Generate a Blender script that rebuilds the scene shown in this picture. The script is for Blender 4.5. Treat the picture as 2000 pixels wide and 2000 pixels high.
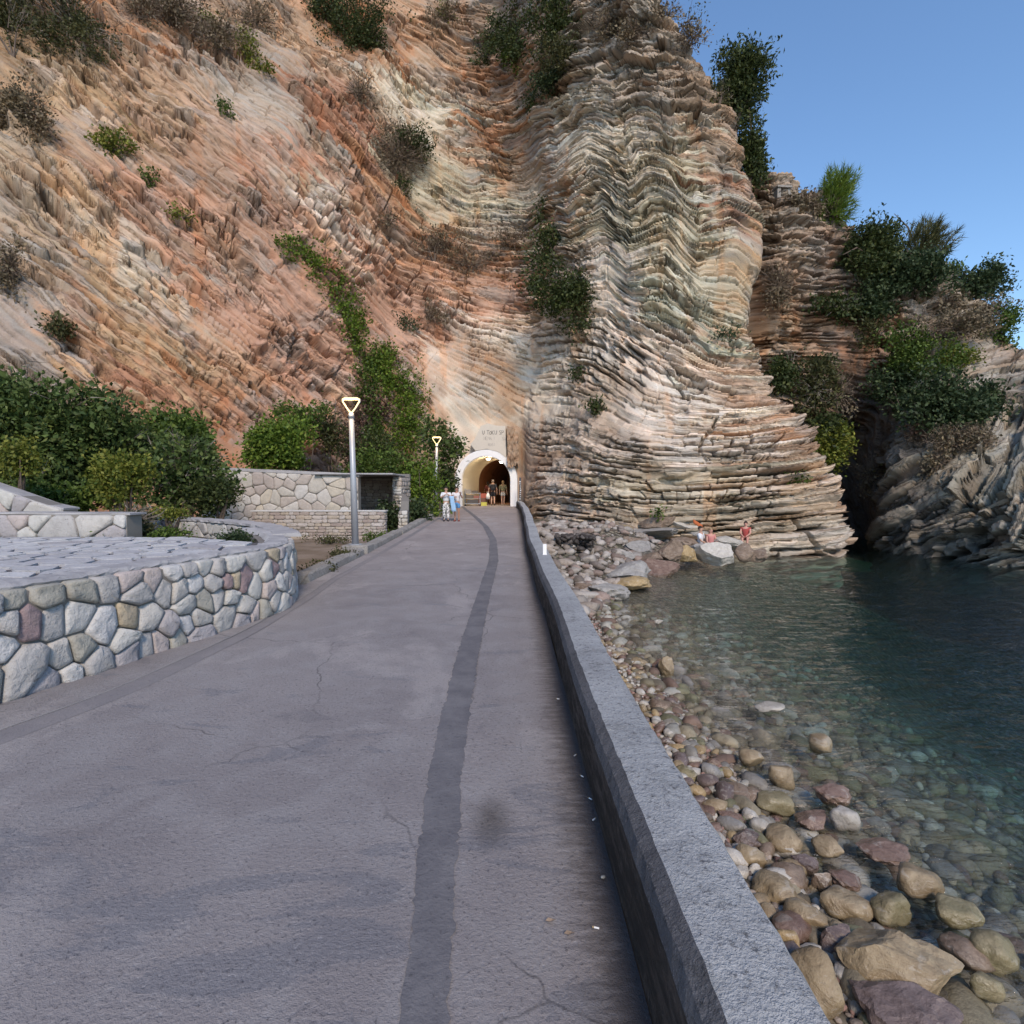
import bpy, bmesh, math, random
import numpy as np
from mathutils import Vector, Matrix, Euler
R = math.radians
random.seed(7)
for o in list(bpy.data.objects): bpy.data.objects.remove(o)
S = bpy.context.scene
COL = S.collection

# ------------------------------------------------------------------ camera, sky, sun, exposure
EYE = 1.6; FPX = 1080.0; PITCH = math.atan(45 / FPX)
cam = bpy.data.cameras.new('camera'); cam.sensor_width = 36; cam.lens = FPX / 2000 * 36
cam.clip_start = 0.05; cam.clip_end = 2000
camo = bpy.data.objects.new('camera', cam); COL.objects.link(camo)
camo.location = (0, 0, EYE); camo.rotation_euler = (math.pi / 2 - PITCH, 0, 0)
S.camera = camo
S.render.resolution_x = S.render.resolution_y = 1024
SUN_AZ, SUN_EL = R(168), R(39)      # clockwise from +Y: low behind the photographer
W = bpy.data.worlds.new('World'); S.world = W; W.use_nodes = True
wn = W.node_tree.nodes; bg = wn['Background']
sky = wn.new('ShaderNodeTexSky'); sky.sky_type = 'NISHITA'; sky.sun_disc = False
sky.sun_elevation = SUN_EL; sky.sun_rotation = SUN_AZ
sky.air_density = 1.25; sky.dust_density = 0.0; sky.ozone_density = 6.0
W.node_tree.links.new(sky.outputs[0], bg.inputs[0]); bg.inputs[1].default_value = 0.12
sl = bpy.data.lights.new('sun', 'SUN'); sl.energy = 2.0; sl.angle = R(14); sl.color = (1.0, 0.85, 0.70)
so = bpy.data.objects.new('sun', sl); COL.objects.link(so)
d_ = Vector((math.sin(SUN_AZ) * math.cos(SUN_EL), math.cos(SUN_AZ) * math.cos(SUN_EL), math.sin(SUN_EL)))
so.rotation_euler = (-d_).to_track_quat('-Z', 'Y').to_euler()
S.view_settings.view_transform = 'Standard'; S.view_settings.look = 'None'
S.view_settings.gamma = 1; S.view_settings.exposure = 0.75
S.render.engine = 'CYCLES'
S.cycles.max_bounces = 5; S.cycles.diffuse_bounces = 2; S.cycles.glossy_bounces = 2; S.cycles.transmission_bounces = 3; S.cycles.transparent_max_bounces = 8

# ------------------------------------------------------------------ helpers
def at(px, py, Y):
    """point at ground distance Y seen at a place of the 2000 px photograph (used for measuring positions)"""
    x = (px - 1000) / FPX; y = (1000 - py) / FPX
    d = Vector((x, math.cos(PITCH) + y * math.sin(PITCH), y * math.cos(PITCH) - math.sin(PITCH)))
    return Vector((0, 0, EYE)) + d * (Y / d.y)
def onz(px, py, z):
    p = at(px, py, 1.0); d = p - Vector((0, 0, EYE))
    return Vector((0, 0, EYE)) + d * ((z - EYE) / d.z)
def project(P):
    P = np.asarray(P, float); d = P - np.array([0, 0, EYE])
    c, s = math.cos(PITCH), math.sin(PITCH)
    f = d[..., 1] * c - d[..., 2] * s; u = d[..., 1] * s + d[..., 2] * c
    f = np.where(f > 0.1, f, 0.1)
    return 1000 + d[..., 0] / f * FPX, 1000 - u / f * FPX
def tag(o, label=None, cat=None, group=None, kind=None):
    if label: o['label'] = label
    if cat: o['category'] = cat
    if group: o['group'] = group
    if kind: o['kind'] = kind
    return o
def empty(name, loc=(0, 0, 0), rz=0):
    o = bpy.data.objects.new(name, None); COL.objects.link(o); o.location = loc
    o.rotation_euler = (0, 0, rz); o.empty_display_size = 0.1; return o
def mesh_obj(name, verts, faces, m=None, parent=None, smooth=False, loc=None):
    me = bpy.data.meshes.new(name); me.from_pydata([tuple(v) for v in verts], [], [tuple(f) for f in faces])
    me.update()
    if smooth: me.polygons.foreach_set('use_smooth', [True] * len(me.polygons))
    if m: me.materials.append(m)
    o = bpy.data.objects.new(name, me); COL.objects.link(o)
    if parent: o.parent = parent
    if loc is not None: o.location = loc
    return o
def np_mesh(name, V, F, m=None, parent=None, col=None, smooth=False):
    """big meshes from numpy arrays; F is (n,4) or (n,3)"""
    V = np.asarray(V, np.float32); F = np.asarray(F, np.int32); k = F.shape[1]
    me = bpy.data.meshes.new(name)
    me.vertices.add(len(V)); me.vertices.foreach_set('co', V.ravel())
    me.loops.add(F.size); me.loops.foreach_set('vertex_index', F.ravel())
    me.polygons.add(len(F)); me.polygons.foreach_set('loop_start', np.arange(0, F.size, k, dtype=np.int32))
    if smooth: me.polygons.foreach_set('use_smooth', np.ones(len(F), bool))
    me.update(calc_edges=True)
    if col is not None:
        ca = me.color_attributes.new('Col', 'FLOAT_COLOR', 'POINT')
        c4 = np.ones((len(V), 4), np.float32); c4[:, :3] = col; ca.data.foreach_set('color', c4.ravel())
    if m: me.materials.append(m)
    o = bpy.data.objects.new(name, me); COL.objects.link(o)
    if parent: o.parent = parent
    return o
class MB:
    """collects boxes, tubes and sheets into one mesh"""
    def __init__(s): s.v = []; s.f = []
    def add(s, v, f):
        n = len(s.v); s.v += [tuple(p) for p in v]; s.f += [tuple(i + n for i in q) for q in f]; return s
    def box(s, c, d, rz=0, bev=0.0):
        x, y, z = d[0] / 2, d[1] / 2, d[2] / 2; b = min(bev, x * .9, y * .9, z * .9); pts = []
        if b <= 0:
            pts = [(i * x, j * y, k * z) for k in (-1, 1) for j in (-1, 1) for i in (-1, 1)]
            fs = [(0, 2, 3, 1), (4, 5, 7, 6), (0, 1, 5, 4), (2, 6, 7, 3), (0, 4, 6, 2), (1, 3, 7, 5)]
        else:
            ring = lambda xx, yy, zz: [(-xx, -yy, zz), (xx, -yy, zz), (xx, yy, zz), (-xx, yy, zz)]
            L = [ring(x - b, y - b, -z), ring(x, y, -z + b), ring(x, y, z - b), ring(x - b, y - b, z)]
            pts = sum(L, []); fs = [(3, 2, 1, 0), (12, 13, 14, 15)]
            for r in range(3):
                for i in range(4): fs.append((r * 4 + i, r * 4 + (i + 1) % 4, r * 4 + 4 + (i + 1) % 4, r * 4 + 4 + i))
        ca, sa = math.cos(rz), math.sin(rz)
        return s.add([(c[0] + p[0] * ca - p[1] * sa, c[1] + p[0] * sa + p[1] * ca, c[2] + p[2]) for p in pts], fs)
    def tube(s, pts, rad, n=8, cap=True):
        pts = [Vector(p) for p in pts]; rad = rad if hasattr(rad, '__len__') else [rad] * len(pts)
        vs = []; fs = []
        for i, p in enumerate(pts):
            t = (pts[min(i + 1, len(pts) - 1)] - pts[max(i - 1, 0)]).normalized()
            a = t.orthogonal().normalized() if i == 0 else (a - t * a.dot(t)).normalized()
            b = t.cross(a)
            for k in range(n):
                w = 2 * math.pi * k / n; vs.append(p + (a * math.cos(w) + b * math.sin(w)) * rad[i])
        for i in range(len(pts) - 1):
            for k in range(n): fs.append((i * n + k, i * n + (k + 1) % n, i * n + n + (k + 1) % n, i * n + n + k))
        if cap: fs.append(tuple(range(n - 1, -1, -1))); fs.append(tuple((len(pts) - 1) * n + k for k in range(n)))
        return s.add(vs, fs)
    def build(s, name, m=None, parent=None, smooth=False, loc=None): return mesh_obj(name, s.v, s.f, m, parent, smooth, loc)

# hash noise in numpy
def _h(ix, iy, iz, seed):
    n = (ix.astype(np.int64) * 374761393 + iy.astype(np.int64) * 668265263 + iz.astype(np.int64) * 2147483647 + seed * 1274126177) & 0xffffffff
    n = ((n ^ (n >> 13)) * 1274126177) & 0xffffffff
    n = ((n ^ (n >> 15)) * 2246822519) & 0xffffffff
    return ((n ^ (n >> 16)) & 0xffffff) / float(0x1000000)
def rnd(i, seed=0, j=None):
    i = np.asarray(i); z = np.zeros_like(i); return _h(i, z if j is None else j, z, seed)
def vn2(x, y, seed=0):
    ix = np.floor(x); iy = np.floor(y); fx = x - ix; fy = y - iy; z = np.zeros_like(ix)
    fx = fx * fx * (3 - 2 * fx); fy = fy * fy * (3 - 2 * fy)
    a = _h(ix, iy, z, seed); b = _h(ix + 1, iy, z, seed); c = _h(ix, iy + 1, z, seed); d = _h(ix + 1, iy + 1, z, seed)
    return (a + (b - a) * fx) * (1 - fy) + (c + (d - c) * fx) * fy
def fbm(x, y, seed=0, o=4, g=.5):
    t = 0; a = 1; n = 0
    for k in range(o): t = t + a * vn2(x * 2 ** k + 17.3 * k, y * 2 ** k - 9.1 * k, seed + k); n += a; a *= g
    return t / n * 2 - 1
def vn3(p, seed=0):
    i = np.floor(p); f = p - i; f = f * f * (3 - 2 * f); r = 0
    for dx in (0, 1):
        for dy in (0, 1):
            for dz in (0, 1):
                w = (f[:, 0] if dx else 1 - f[:, 0]) * (f[:, 1] if dy else 1 - f[:, 1]) * (f[:, 2] if dz else 1 - f[:, 2])
                r = r + w * _h(i[:, 0] + dx, i[:, 1] + dy, i[:, 2] + dz, seed)
    return r * 2 - 1
def sstep(a, b, x):
    t = np.clip((x - a) / (b - a), 0, 1); return t * t * (3 - 2 * t)

# node material helper
class G:
    def __init__(s, name):
        s.m = bpy.data.materials.new(name); s.m.use_nodes = True; s.t = s.m.node_tree; s.t.nodes.clear()
        s.out = s.t.nodes.new('ShaderNodeOutputMaterial')
    def __call__(s, typ, ins=None, **kw):
        n = s.t.nodes.new('ShaderNode' + typ)
        for k, v in kw.items(): setattr(n, k, v)
        for k, v in (ins or {}).items(): s.put(n.inputs[k], v)
        return n
    def put(s, sock, v):
        if isinstance(v, bpy.types.Node): v = v.outputs[0]
        if isinstance(v, bpy.types.NodeSocket): s.t.links.new(v, sock)
        elif sock.type == 'RGBA' and len(v) == 3: sock.default_value = (*v, 1)
        else: sock.default_value = v
    def co(s, kind='Object'): return s('TexCoord').outputs[kind]
    def noise(s, vec, sc, det=4, rough=.55, dist=0):
        return s('TexNoise', {'Vector': vec, 'Scale': sc, 'Detail': det, 'Roughness': rough, 'Distortion': dist}).outputs[0]
    def map(s, vec, scale=(1, 1, 1), rot=(0, 0, 0), loc=(0, 0, 0)):
        return s('Mapping', {'Vector': vec, 'Scale': scale, 'Rotation': rot, 'Location': loc}).outputs[0]
    def mix(s, f, a, b, blend='MIX'):
        n = s('Mix', data_type='RGBA', blend_type=blend); s.put(n.inputs[0], f); s.put(n.inputs[6], a); s.put(n.inputs[7], b); return n.outputs[2]
    def math(s, op, a, b=0.0, c=0.0):
        n = s('Math', operation=op); s.put(n.inputs[0], a); s.put(n.inputs[1], b); s.put(n.inputs[2], c); return n.outputs[0]
    def mr(s, v, a, b, c=0.0, d=1.0, smooth=True):
        n = s('MapRange', {'Value': v, 'From Min': a, 'From Max': b, 'To Min': c, 'To Max': d})
        if smooth: n.interpolation_type = 'SMOOTHSTEP'
        return n.outputs[0]
    def ramp(s, f, stops, const=False):
        n = s('ValToRGB', {'Fac': f}); e = n.color_ramp.elements
        if const: n.color_ramp.interpolation = 'CONSTANT'
        while len(e) < len(stops): e.new(.5)
        for k, (p, c) in enumerate(stops): e[k].position = p; e[k].color = (*c, 1)
        return n.outputs[0]
    def bump(s, h, dist=.02, st=1.0, nrm=None):
        n = s('Bump', {'Height': h, 'Strength': st, 'Distance': dist})
        if nrm is not None: s.put(n.inputs['Normal'], nrm)
        return n.outputs[0]
    def done(s, col, rough=.8, nrm=None, spec=.3, **kw):
        b = s('BsdfPrincipled', {'Base Color': col, 'Roughness': rough, 'Specular IOR Level': spec})
        if nrm is not None: s.put(b.inputs['Normal'], nrm)
        for k, v in kw.items(): s.put(b.inputs[k.replace('_', ' ')], v)
        s.t.links.new(b.outputs[0], s.out.inputs[0]); return s.m
def plain(name, c, rough=.7, **kw):
    g = G(name); n = g.noise(g.co(), 9, 3)
    return g.done(g.mix(g.math('MULTIPLY', n, .35), c, tuple(x * .6 for x in c)), rough, **kw)

# ------------------------------------------------------------------ cliffs
def m_rock():
    g = G('rock_strata'); vc = g('Attribute', attribute_name='Col').outputs[0]; bd = g('Attribute', attribute_name='Bed').outputs['Vector']; P = g('NewGeometry').outputs['Position']
    am = g('SeparateXYZ', {0: bd}).outputs[2]                        # x along the bed (m), y bed number, z how broken the rock is
    lam = g.noise(g.map(bd, (1.1, 2.6, 0)), 1.0, 4, .68); tint = g.noise(g.map(bd, (.22, .8, 0)), 1.0, 2, .5); n2 = g.noise(P, 17, 3, .72)
    c = g.mix(g.mr(tint, .35, .65), g.mix(1, vc, (1.08, .99, .91), 'MULTIPLY'), g.mix(1, vc, (.98, 1.0, .99), 'MULTIPLY'))
    c = g.mix(g.mr(n2, .5, .75, 0, .45), c, g.mix(1, c, (.55, .52, .5), 'MULTIPLY')); c = g.mix(g.mr(n2, .45, .25, 0, .3), c, g.mix(1, c, (1.3, 1.27, 1.25), 'MULTIPLY'))
    k = g.mr(am, .03, .16); crack_shade = g.math('MULTIPLY', g.mr(lam, .575, .625), k)      # shade of fine bedding cracks, painted as dark lines
    c = g.mix(g.math('MULTIPLY', crack_shade, .68), c, g.mix(1, c, (.30, .23, .18), 'MULTIPLY'))
    h = g.math('ADD', g.math('MULTIPLY', n2, .35), g.math('MULTIPLY', g.mr(lam, .62, .50), k))
    return g.done(c, .93, g.bump(h, .07, .9), spec=.15)
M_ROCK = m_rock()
ZL = np.array([-3, 1, 5, 9, 14, 20, 27, 36, 52.])
# plan position (X, Y) of the rock face at the heights above, column by column from left to right
A_NET = [
 [(-44, 8), (-44.5, 9), (-46, 11), (-48, 13), (-50, 16), (-53, 19), (-56, 23), (-60, 28)],
 [(-30, 11), (-30.6, 12), (-32, 14), (-34, 16), (-36, 19), (-39, 22), (-42, 26), (-46, 31)],
 [(-20, 15.5), (-20.5, 16.4), (-21.6, 18.3), (-22.8, 20.2), (-24.4, 22.8), (-26.5, 25.8), (-29, 29.5), (-32, 34)],
 [(-14.5, 20), (-15, 20.8), (-16, 22.6), (-17, 24.4), (-18.4, 26.8), (-20, 29.6), (-22, 33), (-24.5, 37.5)],
 [(-10, 25.5), (-10.4, 26), (-11.2, 27.4), (-12, 28.9), (-13, 30.8), (-14.2, 33.2), (-15.8, 36.4), (-18, 41)],
 [(-6.6, 31.5), (-6.9, 31.9), (-7.4, 32.8), (-7.9, 33.7), (-8.7, 35.2), (-9.6, 37.4), (-10.8, 40.2), (-12.5, 44)],
 [(-4.2, 35.1), (-4.2, 35.1), (-4.4, 35.2), (-4.8, 36), (-5.4, 37.6), (-6.2, 39.6), (-7.2, 42), (-8.6, 46)],
 [(-1.6, 35.6), (-1.6, 35.6), (-1.7, 35.7), (-1.9, 36.4), (-2.2, 38), (-2.6, 39.8), (-3.2, 42.2), (-4.2, 46)],
 [(1.0, 35.4), (.9, 35.4), (.8, 35.4), (.8, 36), (.7, 37.2), (.6, 38.6), (0, 40.6), (-1, 44)],
 [(2.2, 33), (2.1, 33.1), (2.2, 33.4), (2.4, 34), (2.5, 34.6), (2.6, 35.3), (2.2, 37), (.5, 40.5)],
 [(4.2, 29), (4.2, 29.2), (4.2, 29.9), (4.3, 30.8), (4.6, 31.3), (4.8, 31.9), (4.2, 33.6), (2, 37)],
 [(7.2, 26.4), (7.1, 26.7), (7, 27.4), (7, 28.4), (7.2, 29.3), (7.2, 29.9), (6.2, 31.6), (3.2, 35)],
 [(11, 25.3), (10.9, 25.6), (10.4, 26.4), (9.8, 27.6), (9.8, 28.7), (9.4, 29.3), (7.2, 30.6), (3.4, 33.6)],
 [(14.2, 25.0), (13.8, 25.4), (12.7, 26.3), (11.7, 27.5), (11.5, 28.6), (10.9, 29.4), (7.9, 30.6), (3.8, 33.4)],
 [(15.8, 25.8), (15.4, 26.2), (14.0, 27), (12.5, 28.2), (12.2, 29.3), (11.5, 30.3), (8.3, 31.4), (4.2, 34)],
 [(16.6, 29), (16.1, 29.2), (14.4, 30), (12.8, 31.2), (12.4, 32.3), (11.6, 33.5), (8.2, 34.4), (4.0, 37)],
 [(16.8, 36), (16.2, 36), (14.6, 36), (13.2, 37), (13.2, 38), (12.6, 39), (9.2, 40), (4.6, 42)]]
B_NET = [
 [(10, 40), (10, 40), (10, 40), (10, 40), (10, 40), (10, 41), (10, 43), (10, 45)],
 [(16.0, 37), (16.0, 37), (15.8, 36), (14.6, 33.4), (14.4, 32.4), (14.3, 33.2), (14, 36), (14, 40)],
 [(19.3, 37.5), (19.3, 37.4), (19.2, 36.2), (17.6, 32.8), (17.4, 32.2), (17.2, 33.4), (17, 36), (17, 40)],
 [(22.2, 37.5), (22.2, 37.4), (22.2, 36.4), (20.4, 33.2), (20.2, 32.8), (20, 34), (20, 37), (20, 41)],
 [(21.6, 33), (21.6, 33), (21.8, 32.6), (22.4, 31.8), (23, 32.4), (23.4, 34), (24, 37), (24, 41)],
 [(18.9, 27.8), (19.1, 28), (20.8, 29.2), (23.6, 31), (25.2, 32.6), (26.5, 35), (28, 38), (28, 42)],
 [(19.0, 25.2), (19.3, 25.6), (21.8, 27.8), (25.2, 30.4), (28, 33.6), (31, 37), (33, 40), (33, 44)],
 [(19.8, 22.8), (20.3, 23.3), (23.8, 26.6), (27.6, 30.2), (32.5, 34.2), (37, 38), (40, 42), (40, 46)],
 [(22, 19.6), (22.8, 20.3), (27, 24.4), (32, 29), (38, 34), (44, 39), (48, 44), (48, 48)],
 [(32, 14), (33, 15), (38, 20), (44, 26), (52, 32), (60, 38), (64, 44), (64, 48)]]
B_TOP = [21, 20.6, 19.6, 17.4, 15.6, 14.0, 11.6, 8.6, 6.4, 4.5]

def catmull(x, xs, ys):
    """cubic interpolation through (xs, ys[k]) with limited overshoot"""
    xs = np.asarray(xs, float); ys = np.asarray(ys, float); n = len(xs)
    i = np.clip(np.searchsorted(xs, x, side='right') - 1, 0, n - 2); h = xs[i + 1] - xs[i]; t = np.clip((x - xs[i]) / h, 0, 1)
    mm = np.gradient(ys, xs, axis=0)
    sh = (-1,) + (1,) * (ys.ndim - 1); t = t.reshape(sh); h = h.reshape(sh)
    return (2 * t ** 3 - 3 * t ** 2 + 1) * ys[i] + (t ** 3 - 2 * t ** 2 + t) * h * mm[i] + (-2 * t ** 3 + 3 * t ** 2) * ys[i + 1] + (t ** 3 - t ** 2) * h * mm[i + 1]

class Cliff:
    def __init__(s, net, ncol, nrow, ztop, cps, seed, inview):
        net = np.array(net, float); net = np.concatenate([net, net[:, -1:] + (net[:, -1:] - net[:, -2:-1]) * 1.3], 1); nc = len(net); s.seed = seed
        w = np.array(inview, float); w = w / w.sum(); cnt = np.maximum((w * ncol).astype(int), 4)
        t = np.concatenate([np.linspace(k, k + 1, cnt[k], endpoint=False) for k in range(nc - 1)] + [[nc - 1.]])
        s.t = t; s.ni = len(t); s.nj = nrow
        zt = catmull(t, np.arange(nc), np.array(ztop, float))
        v = np.linspace(0, 1, nrow); s.Z = -3 + v[None, :] * (zt[:, None] + 3)
        s.v = v
        # dense table of plan positions: column x height
        zd = np.linspace(-3, 52, 221)
        colz = np.stack([catmull(zd, ZL, net[k]) for k in range(nc)])          # nc, nz, 2
        T = catmull(t, np.arange(nc), colz)                                     # ni, nz, 2
        q = (s.Z + 3) / 55 * 220; j0 = np.clip(q.astype(int), 0, 219); f = (q - j0)[..., None]
        I = np.arange(s.ni)[:, None]
        XY = T[I, j0] * (1 - f) + T[I, j0 + 1] * f
        s.P = np.concatenate([XY, s.Z[..., None]], 2)
        du = np.gradient(s.P, axis=0); dv = np.gradient(s.P, axis=1)
        n = np.cross(du, dv); n /= np.linalg.norm(n, axis=2, keepdims=True) + 1e-9; s.N = n
        jm = int(nrow * .3); a = np.concatenate([[0], np.cumsum(np.linalg.norm(np.diff(s.P[:, jm], axis=0), axis=1))])
        s.a = a; s.U, s.Wp = project(s.P)
        s.fields(cps)
    def find(s, px, py):
        d = (s.U - px) ** 2 + (s.Wp - py) ** 2 + (s.P[..., 1] > 44) * 1e6
        return np.unravel_index(np.argmin(d), d.shape)
    def fields(s, cps):
        na, nb = 420, 300; am = s.a[-1]; zb0, zb1 = -3, 52
        ga = np.linspace(0, am, na); gz = np.linspace(zb0, zb1, nb); s.ga, s.gz = ga, gz
        A, Zg = np.meshgrid(ga, gz, indexing='ij')
        wx = A + 2.6 * fbm(A / 3.5, Zg / 3.5, 11 + s.seed, 5, .65); wz = Zg + 2.6 * fbm(A / 3.5, Zg / 3.5, 31 + s.seed, 5, .65)
        num = 0; den = 0; tn = [0, 0]; td = [1e-9, 1e-9]
        for (px, py, dip, th, amp, c, fold) in cps:
            if dip > 0 and fold < .05 and 1100 < px < 1470 and 500 < py < 860: dip = min(62, dip * 1.75 + 4)      # the averaging flattens these beds
            i, j = s.find(px, py); a0 = s.a[i]; z0 = s.P[i, j, 2]
            i1 = min(i + 3, s.ni - 1); i0 = max(i - 3, 0); j1 = min(j + 3, s.nj - 1); j0 = max(j - 3, 0)
            da = s.a[i1] - s.a[i0]; dz = s.P[i, j1, 2] - s.P[i, j0, 2]
            J = np.array([[(s.U[i1, j] - s.U[i0, j]) / da, (s.U[i, j1] - s.U[i, j0]) / dz],
                          [(s.Wp[i1, j] - s.Wp[i0, j]) / da, (s.Wp[i, j1] - s.Wp[i, j0]) / dz]])
            dvec = np.linalg.solve(J + np.eye(2) * 1e-6, np.array([math.cos(R(dip)), math.sin(R(dip))]))
            if dvec[0] < 0: dvec = -dvec
            th_s = math.atan2(dvec[1], dvec[0])
            d2 = (A - a0) ** 2 + (Zg - z0) ** 2; w = np.exp(-d2 / (2 * 2.6 ** 2)) + 1e-3 / (d2 + .5)
            dc = (wx - a0) ** 2 + (wz - z0) ** 2; wc = 1 / (dc + .8) ** 2.0
            g_ = 1 if dip < -38 else 0; tn[g_] = tn[g_] + w * (amp + .02) * th_s; td[g_] = td[g_] + w * (amp + .02)
            val = np.array([th_s, math.log(th * .78), amp, fold])
            num = num + np.concatenate([w[..., None] * val, wc[..., None] * np.array([*c, amp])], 2)
            den = den + np.concatenate([np.repeat(w[..., None], 4, 2), np.repeat(wc[..., None], 4, 2)], 2)
        F = num / den
        thick = np.exp(F[..., 1])
        ha = ga[1] - ga[0]; hz = gz[1] - gz[0]
        kx = np.fft.fftfreq(2 * na, ha) * 2 * np.pi; ky = np.fft.fftfreq(2 * nb, hz) * 2 * np.pi
        KX, KY = np.meshgrid(kx, ky, indexing='ij'); k2 = KX ** 2 + KY ** 2; k2[0, 0] = 1
        def integrate(gx, gy):          # least squares potential of a direction field (Poisson equation on a mirrored grid)
            mx, my = gx.mean(), gy.mean(); rx = gx - mx; ry = gy - my
            Fx = np.concatenate([rx, -rx[::-1]], 0); Fx = np.concatenate([Fx, Fx[:, ::-1]], 1)
            Fy = np.concatenate([ry, ry[::-1]], 0); Fy = np.concatenate([Fy, -Fy[:, ::-1]], 1)
            L = np.real(np.fft.ifft2((-1j * KX * np.fft.fft2(Fx) - 1j * KY * np.fft.fft2(Fy)) / k2))[:na, :nb]
            return L + mx * A + my * Zg
        th_s = tn[0] / td[0]; th2 = tn[1] / td[1] if np.ndim(tn[1]) else th_s; mask = td[1] / (td[0] + td[1]) + 0 * th_s
        L = integrate(-np.sin(th_s) / thick, np.cos(th_s) / thick); TT = integrate(np.cos(th_s), np.sin(th_s))
        L2 = integrate(-np.sin(th2) / thick, np.cos(th2) / thick); T2 = integrate(np.cos(th2), np.sin(th2))
        s.grid = np.concatenate([L[..., None], th_s[..., None], F[..., 2:3], F[..., 3:4], F[..., 4:8], thick[..., None], TT[..., None], L2[..., None], th2[..., None], T2[..., None], mask[..., None]], 2)
    def sample(s, da=0.0, dz=0.0, ch=slice(None)):
        g = s.grid[..., ch]
        qa = np.interp(s.a[:, None] + da, s.ga, np.arange(len(s.ga))) + np.zeros_like(s.Z); i0 = np.clip(qa.astype(int), 0, len(s.ga) - 2); fa = (qa - i0)[..., None]
        qz = (s.Z + dz - s.gz[0]) / (s.gz[1] - s.gz[0]); j0 = np.clip(qz.astype(int), 0, len(s.gz) - 2); fz = np.clip(qz - j0, 0, 1)[..., None]
        return (g[i0, j0] * (1 - fa) + g[i0 + 1, j0] * fa) * (1 - fz) + (g[i0, j0 + 1] * (1 - fa) + g[i0 + 1, j0 + 1] * fa) * fz
    def displace(s, flat=None, mult=1.0):
        g = s.sample(); sd = s.seed
        A = np.repeat(s.a[:, None], s.nj, 1); Z = s.Z
        L, th, amp, fold, thick = g[..., 0], g[..., 1], np.minimum(g[..., 2], g[..., 7] * 1.4 + .02), g[..., 3], g[..., 8]
        if flat is not None: amp = amp * flat
        scar = sstep(-.34, .12, fbm(A / 3.4, Z / 3.0, 57 + sd, 3)); amp = amp * (.28 + .85 * scar)            # smooth broken-off planes between the ragged beds
        # where steep beds meet flat ones the cliff is faulted
        flt = g[..., 13] + .22 * fbm(A / 1.6, Z / 1.6, 29 + sd, 3) > .52
        T = np.where(flt, g[..., 12], g[..., 9]); L = np.where(flt, g[..., 10] + 500, L); th = np.where(flt, g[..., 11], th)
        # chevron folds and waviness of the beds
        tri = lambda q: np.abs((q % 1) * 2 - 1) * 2 - 1
        ph = A / 4.2 + .5 * fbm(A / 6, Z / 6, 5 + sd, 3) + .012 * L
        L = L + 1.5 * fold / thick * tri(ph) * (.5 + .6 * vn2(A / 4, Z / 3, 77 + sd)) + .4 * fold / thick * tri(ph * 2.63 + .3) * vn2(A / 3, Z / 2, 79 + sd)
        L = L + (.24 * fbm(A / 3.2, Z / 3.2, 41 + sd, 4) + .05 * fbm(A / .5, Z / .5, 61 + sd, 2)) / thick
        # beds of very unequal thickness
        L = L + 1.3 * (vn2(L * .37, L * 0 + 3.1, 9 + sd) - .5) + .5 * (vn2(L * .9, L * 0 + 8.1, 13 + sd) - .5)
        s.B = np.stack([T, L, amp], -1)
        k = np.floor(L); f = L - k; ki = k.astype(np.int64)
        r1 = rnd(ki, 100 + sd); r2 = rnd(ki, 200 + sd)
        blen = (.8 + 3.4 * r2 ** 2) * np.clip(thick / .3, .6, 1.6)
        tb = T / blen + rnd(ki, 300 + sd) * 50 + .35 * fbm(A / .8, Z / .8, 21 + sd, 2)
        kb = np.floor(tb).astype(np.int64); fb = tb - kb
        r3 = rnd(ki, 400 + sd, kb); r4 = rnd(ki, 500 + sd, kb); r5 = rnd(ki, 550 + sd, kb)
        ebl = np.minimum(fb, 1 - fb) * blen; cr = (1 - sstep(.02, .07, ebl)) * (r4 > .3)
        patch = sstep(-.3, .4, fbm(A / 2.2, Z / 2.2, 71 + sd, 3))
        ragw = np.clip(1 - fold * 1.5, .3, 1)
        # open bedding cracks: they start and die out along the bed; the plate above overhangs them
        op = vn2(T / (.8 + .9 * r1) + r2 * 40, k * 3.7 + .5, 901 + sd) * .62 + .38 * vn2(T / .35, k * 5.1 + .5, 903 + sd)
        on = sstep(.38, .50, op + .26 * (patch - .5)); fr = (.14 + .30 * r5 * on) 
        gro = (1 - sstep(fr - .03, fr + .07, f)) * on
        lay = .75 * (r1 - .45) + (1.25 * (r3 - .5) * (.3 + patch)) * ragw + .5 * (r5 - .5) * (fb - .5) * ragw + (.25 + .4 * (r2 - .5)) * (f - .4)
        rag = fbm(T / 2.3, L * .8, 171 + sd, 3, .6) * 3.5; rag = (np.floor(rag) + sstep(.82, 1, rag - np.floor(rag))) / 3.5
        d = amp * (lay * 1.25 - gro * (1.0 + 1.5 * r4) - cr * .9 * on + .6 * rag * ragw)
        # joints that cut through several beds and knock out blocks
        cj = T / 2.6 + .35 * fbm(L * .12, T / 3, 911 + sd, 2); cb = np.floor(cj).astype(np.int64); cl = np.floor(L / 4 + .6 * rnd(cb, 921 + sd)).astype(np.int64)
        d = d + amp * 1.1 * (rnd(cl, 931 + sd, cb) - .5) * ragw; ej = np.abs(cj - np.round(cj)) * 2.6; d = d - amp * 1.2 * (1 - sstep(.03, .09, ej)) * (rnd(cl, 941 + sd, cb) > .8) * ragw
        hole = sstep(.30, .42, fbm(T / 1.6 + 9, L * .55, 83 + sd, 3)); d = d - amp * 1.5 * hole
        big = 1.3 * fbm(A / 7, Z / 7, 1 + sd, 3) + .32 * fbm(A / 2.6, Z / 2.6, 2 + sd, 3)
        fl = 1 if flat is None else (.1 + .9 * flat)
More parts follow.
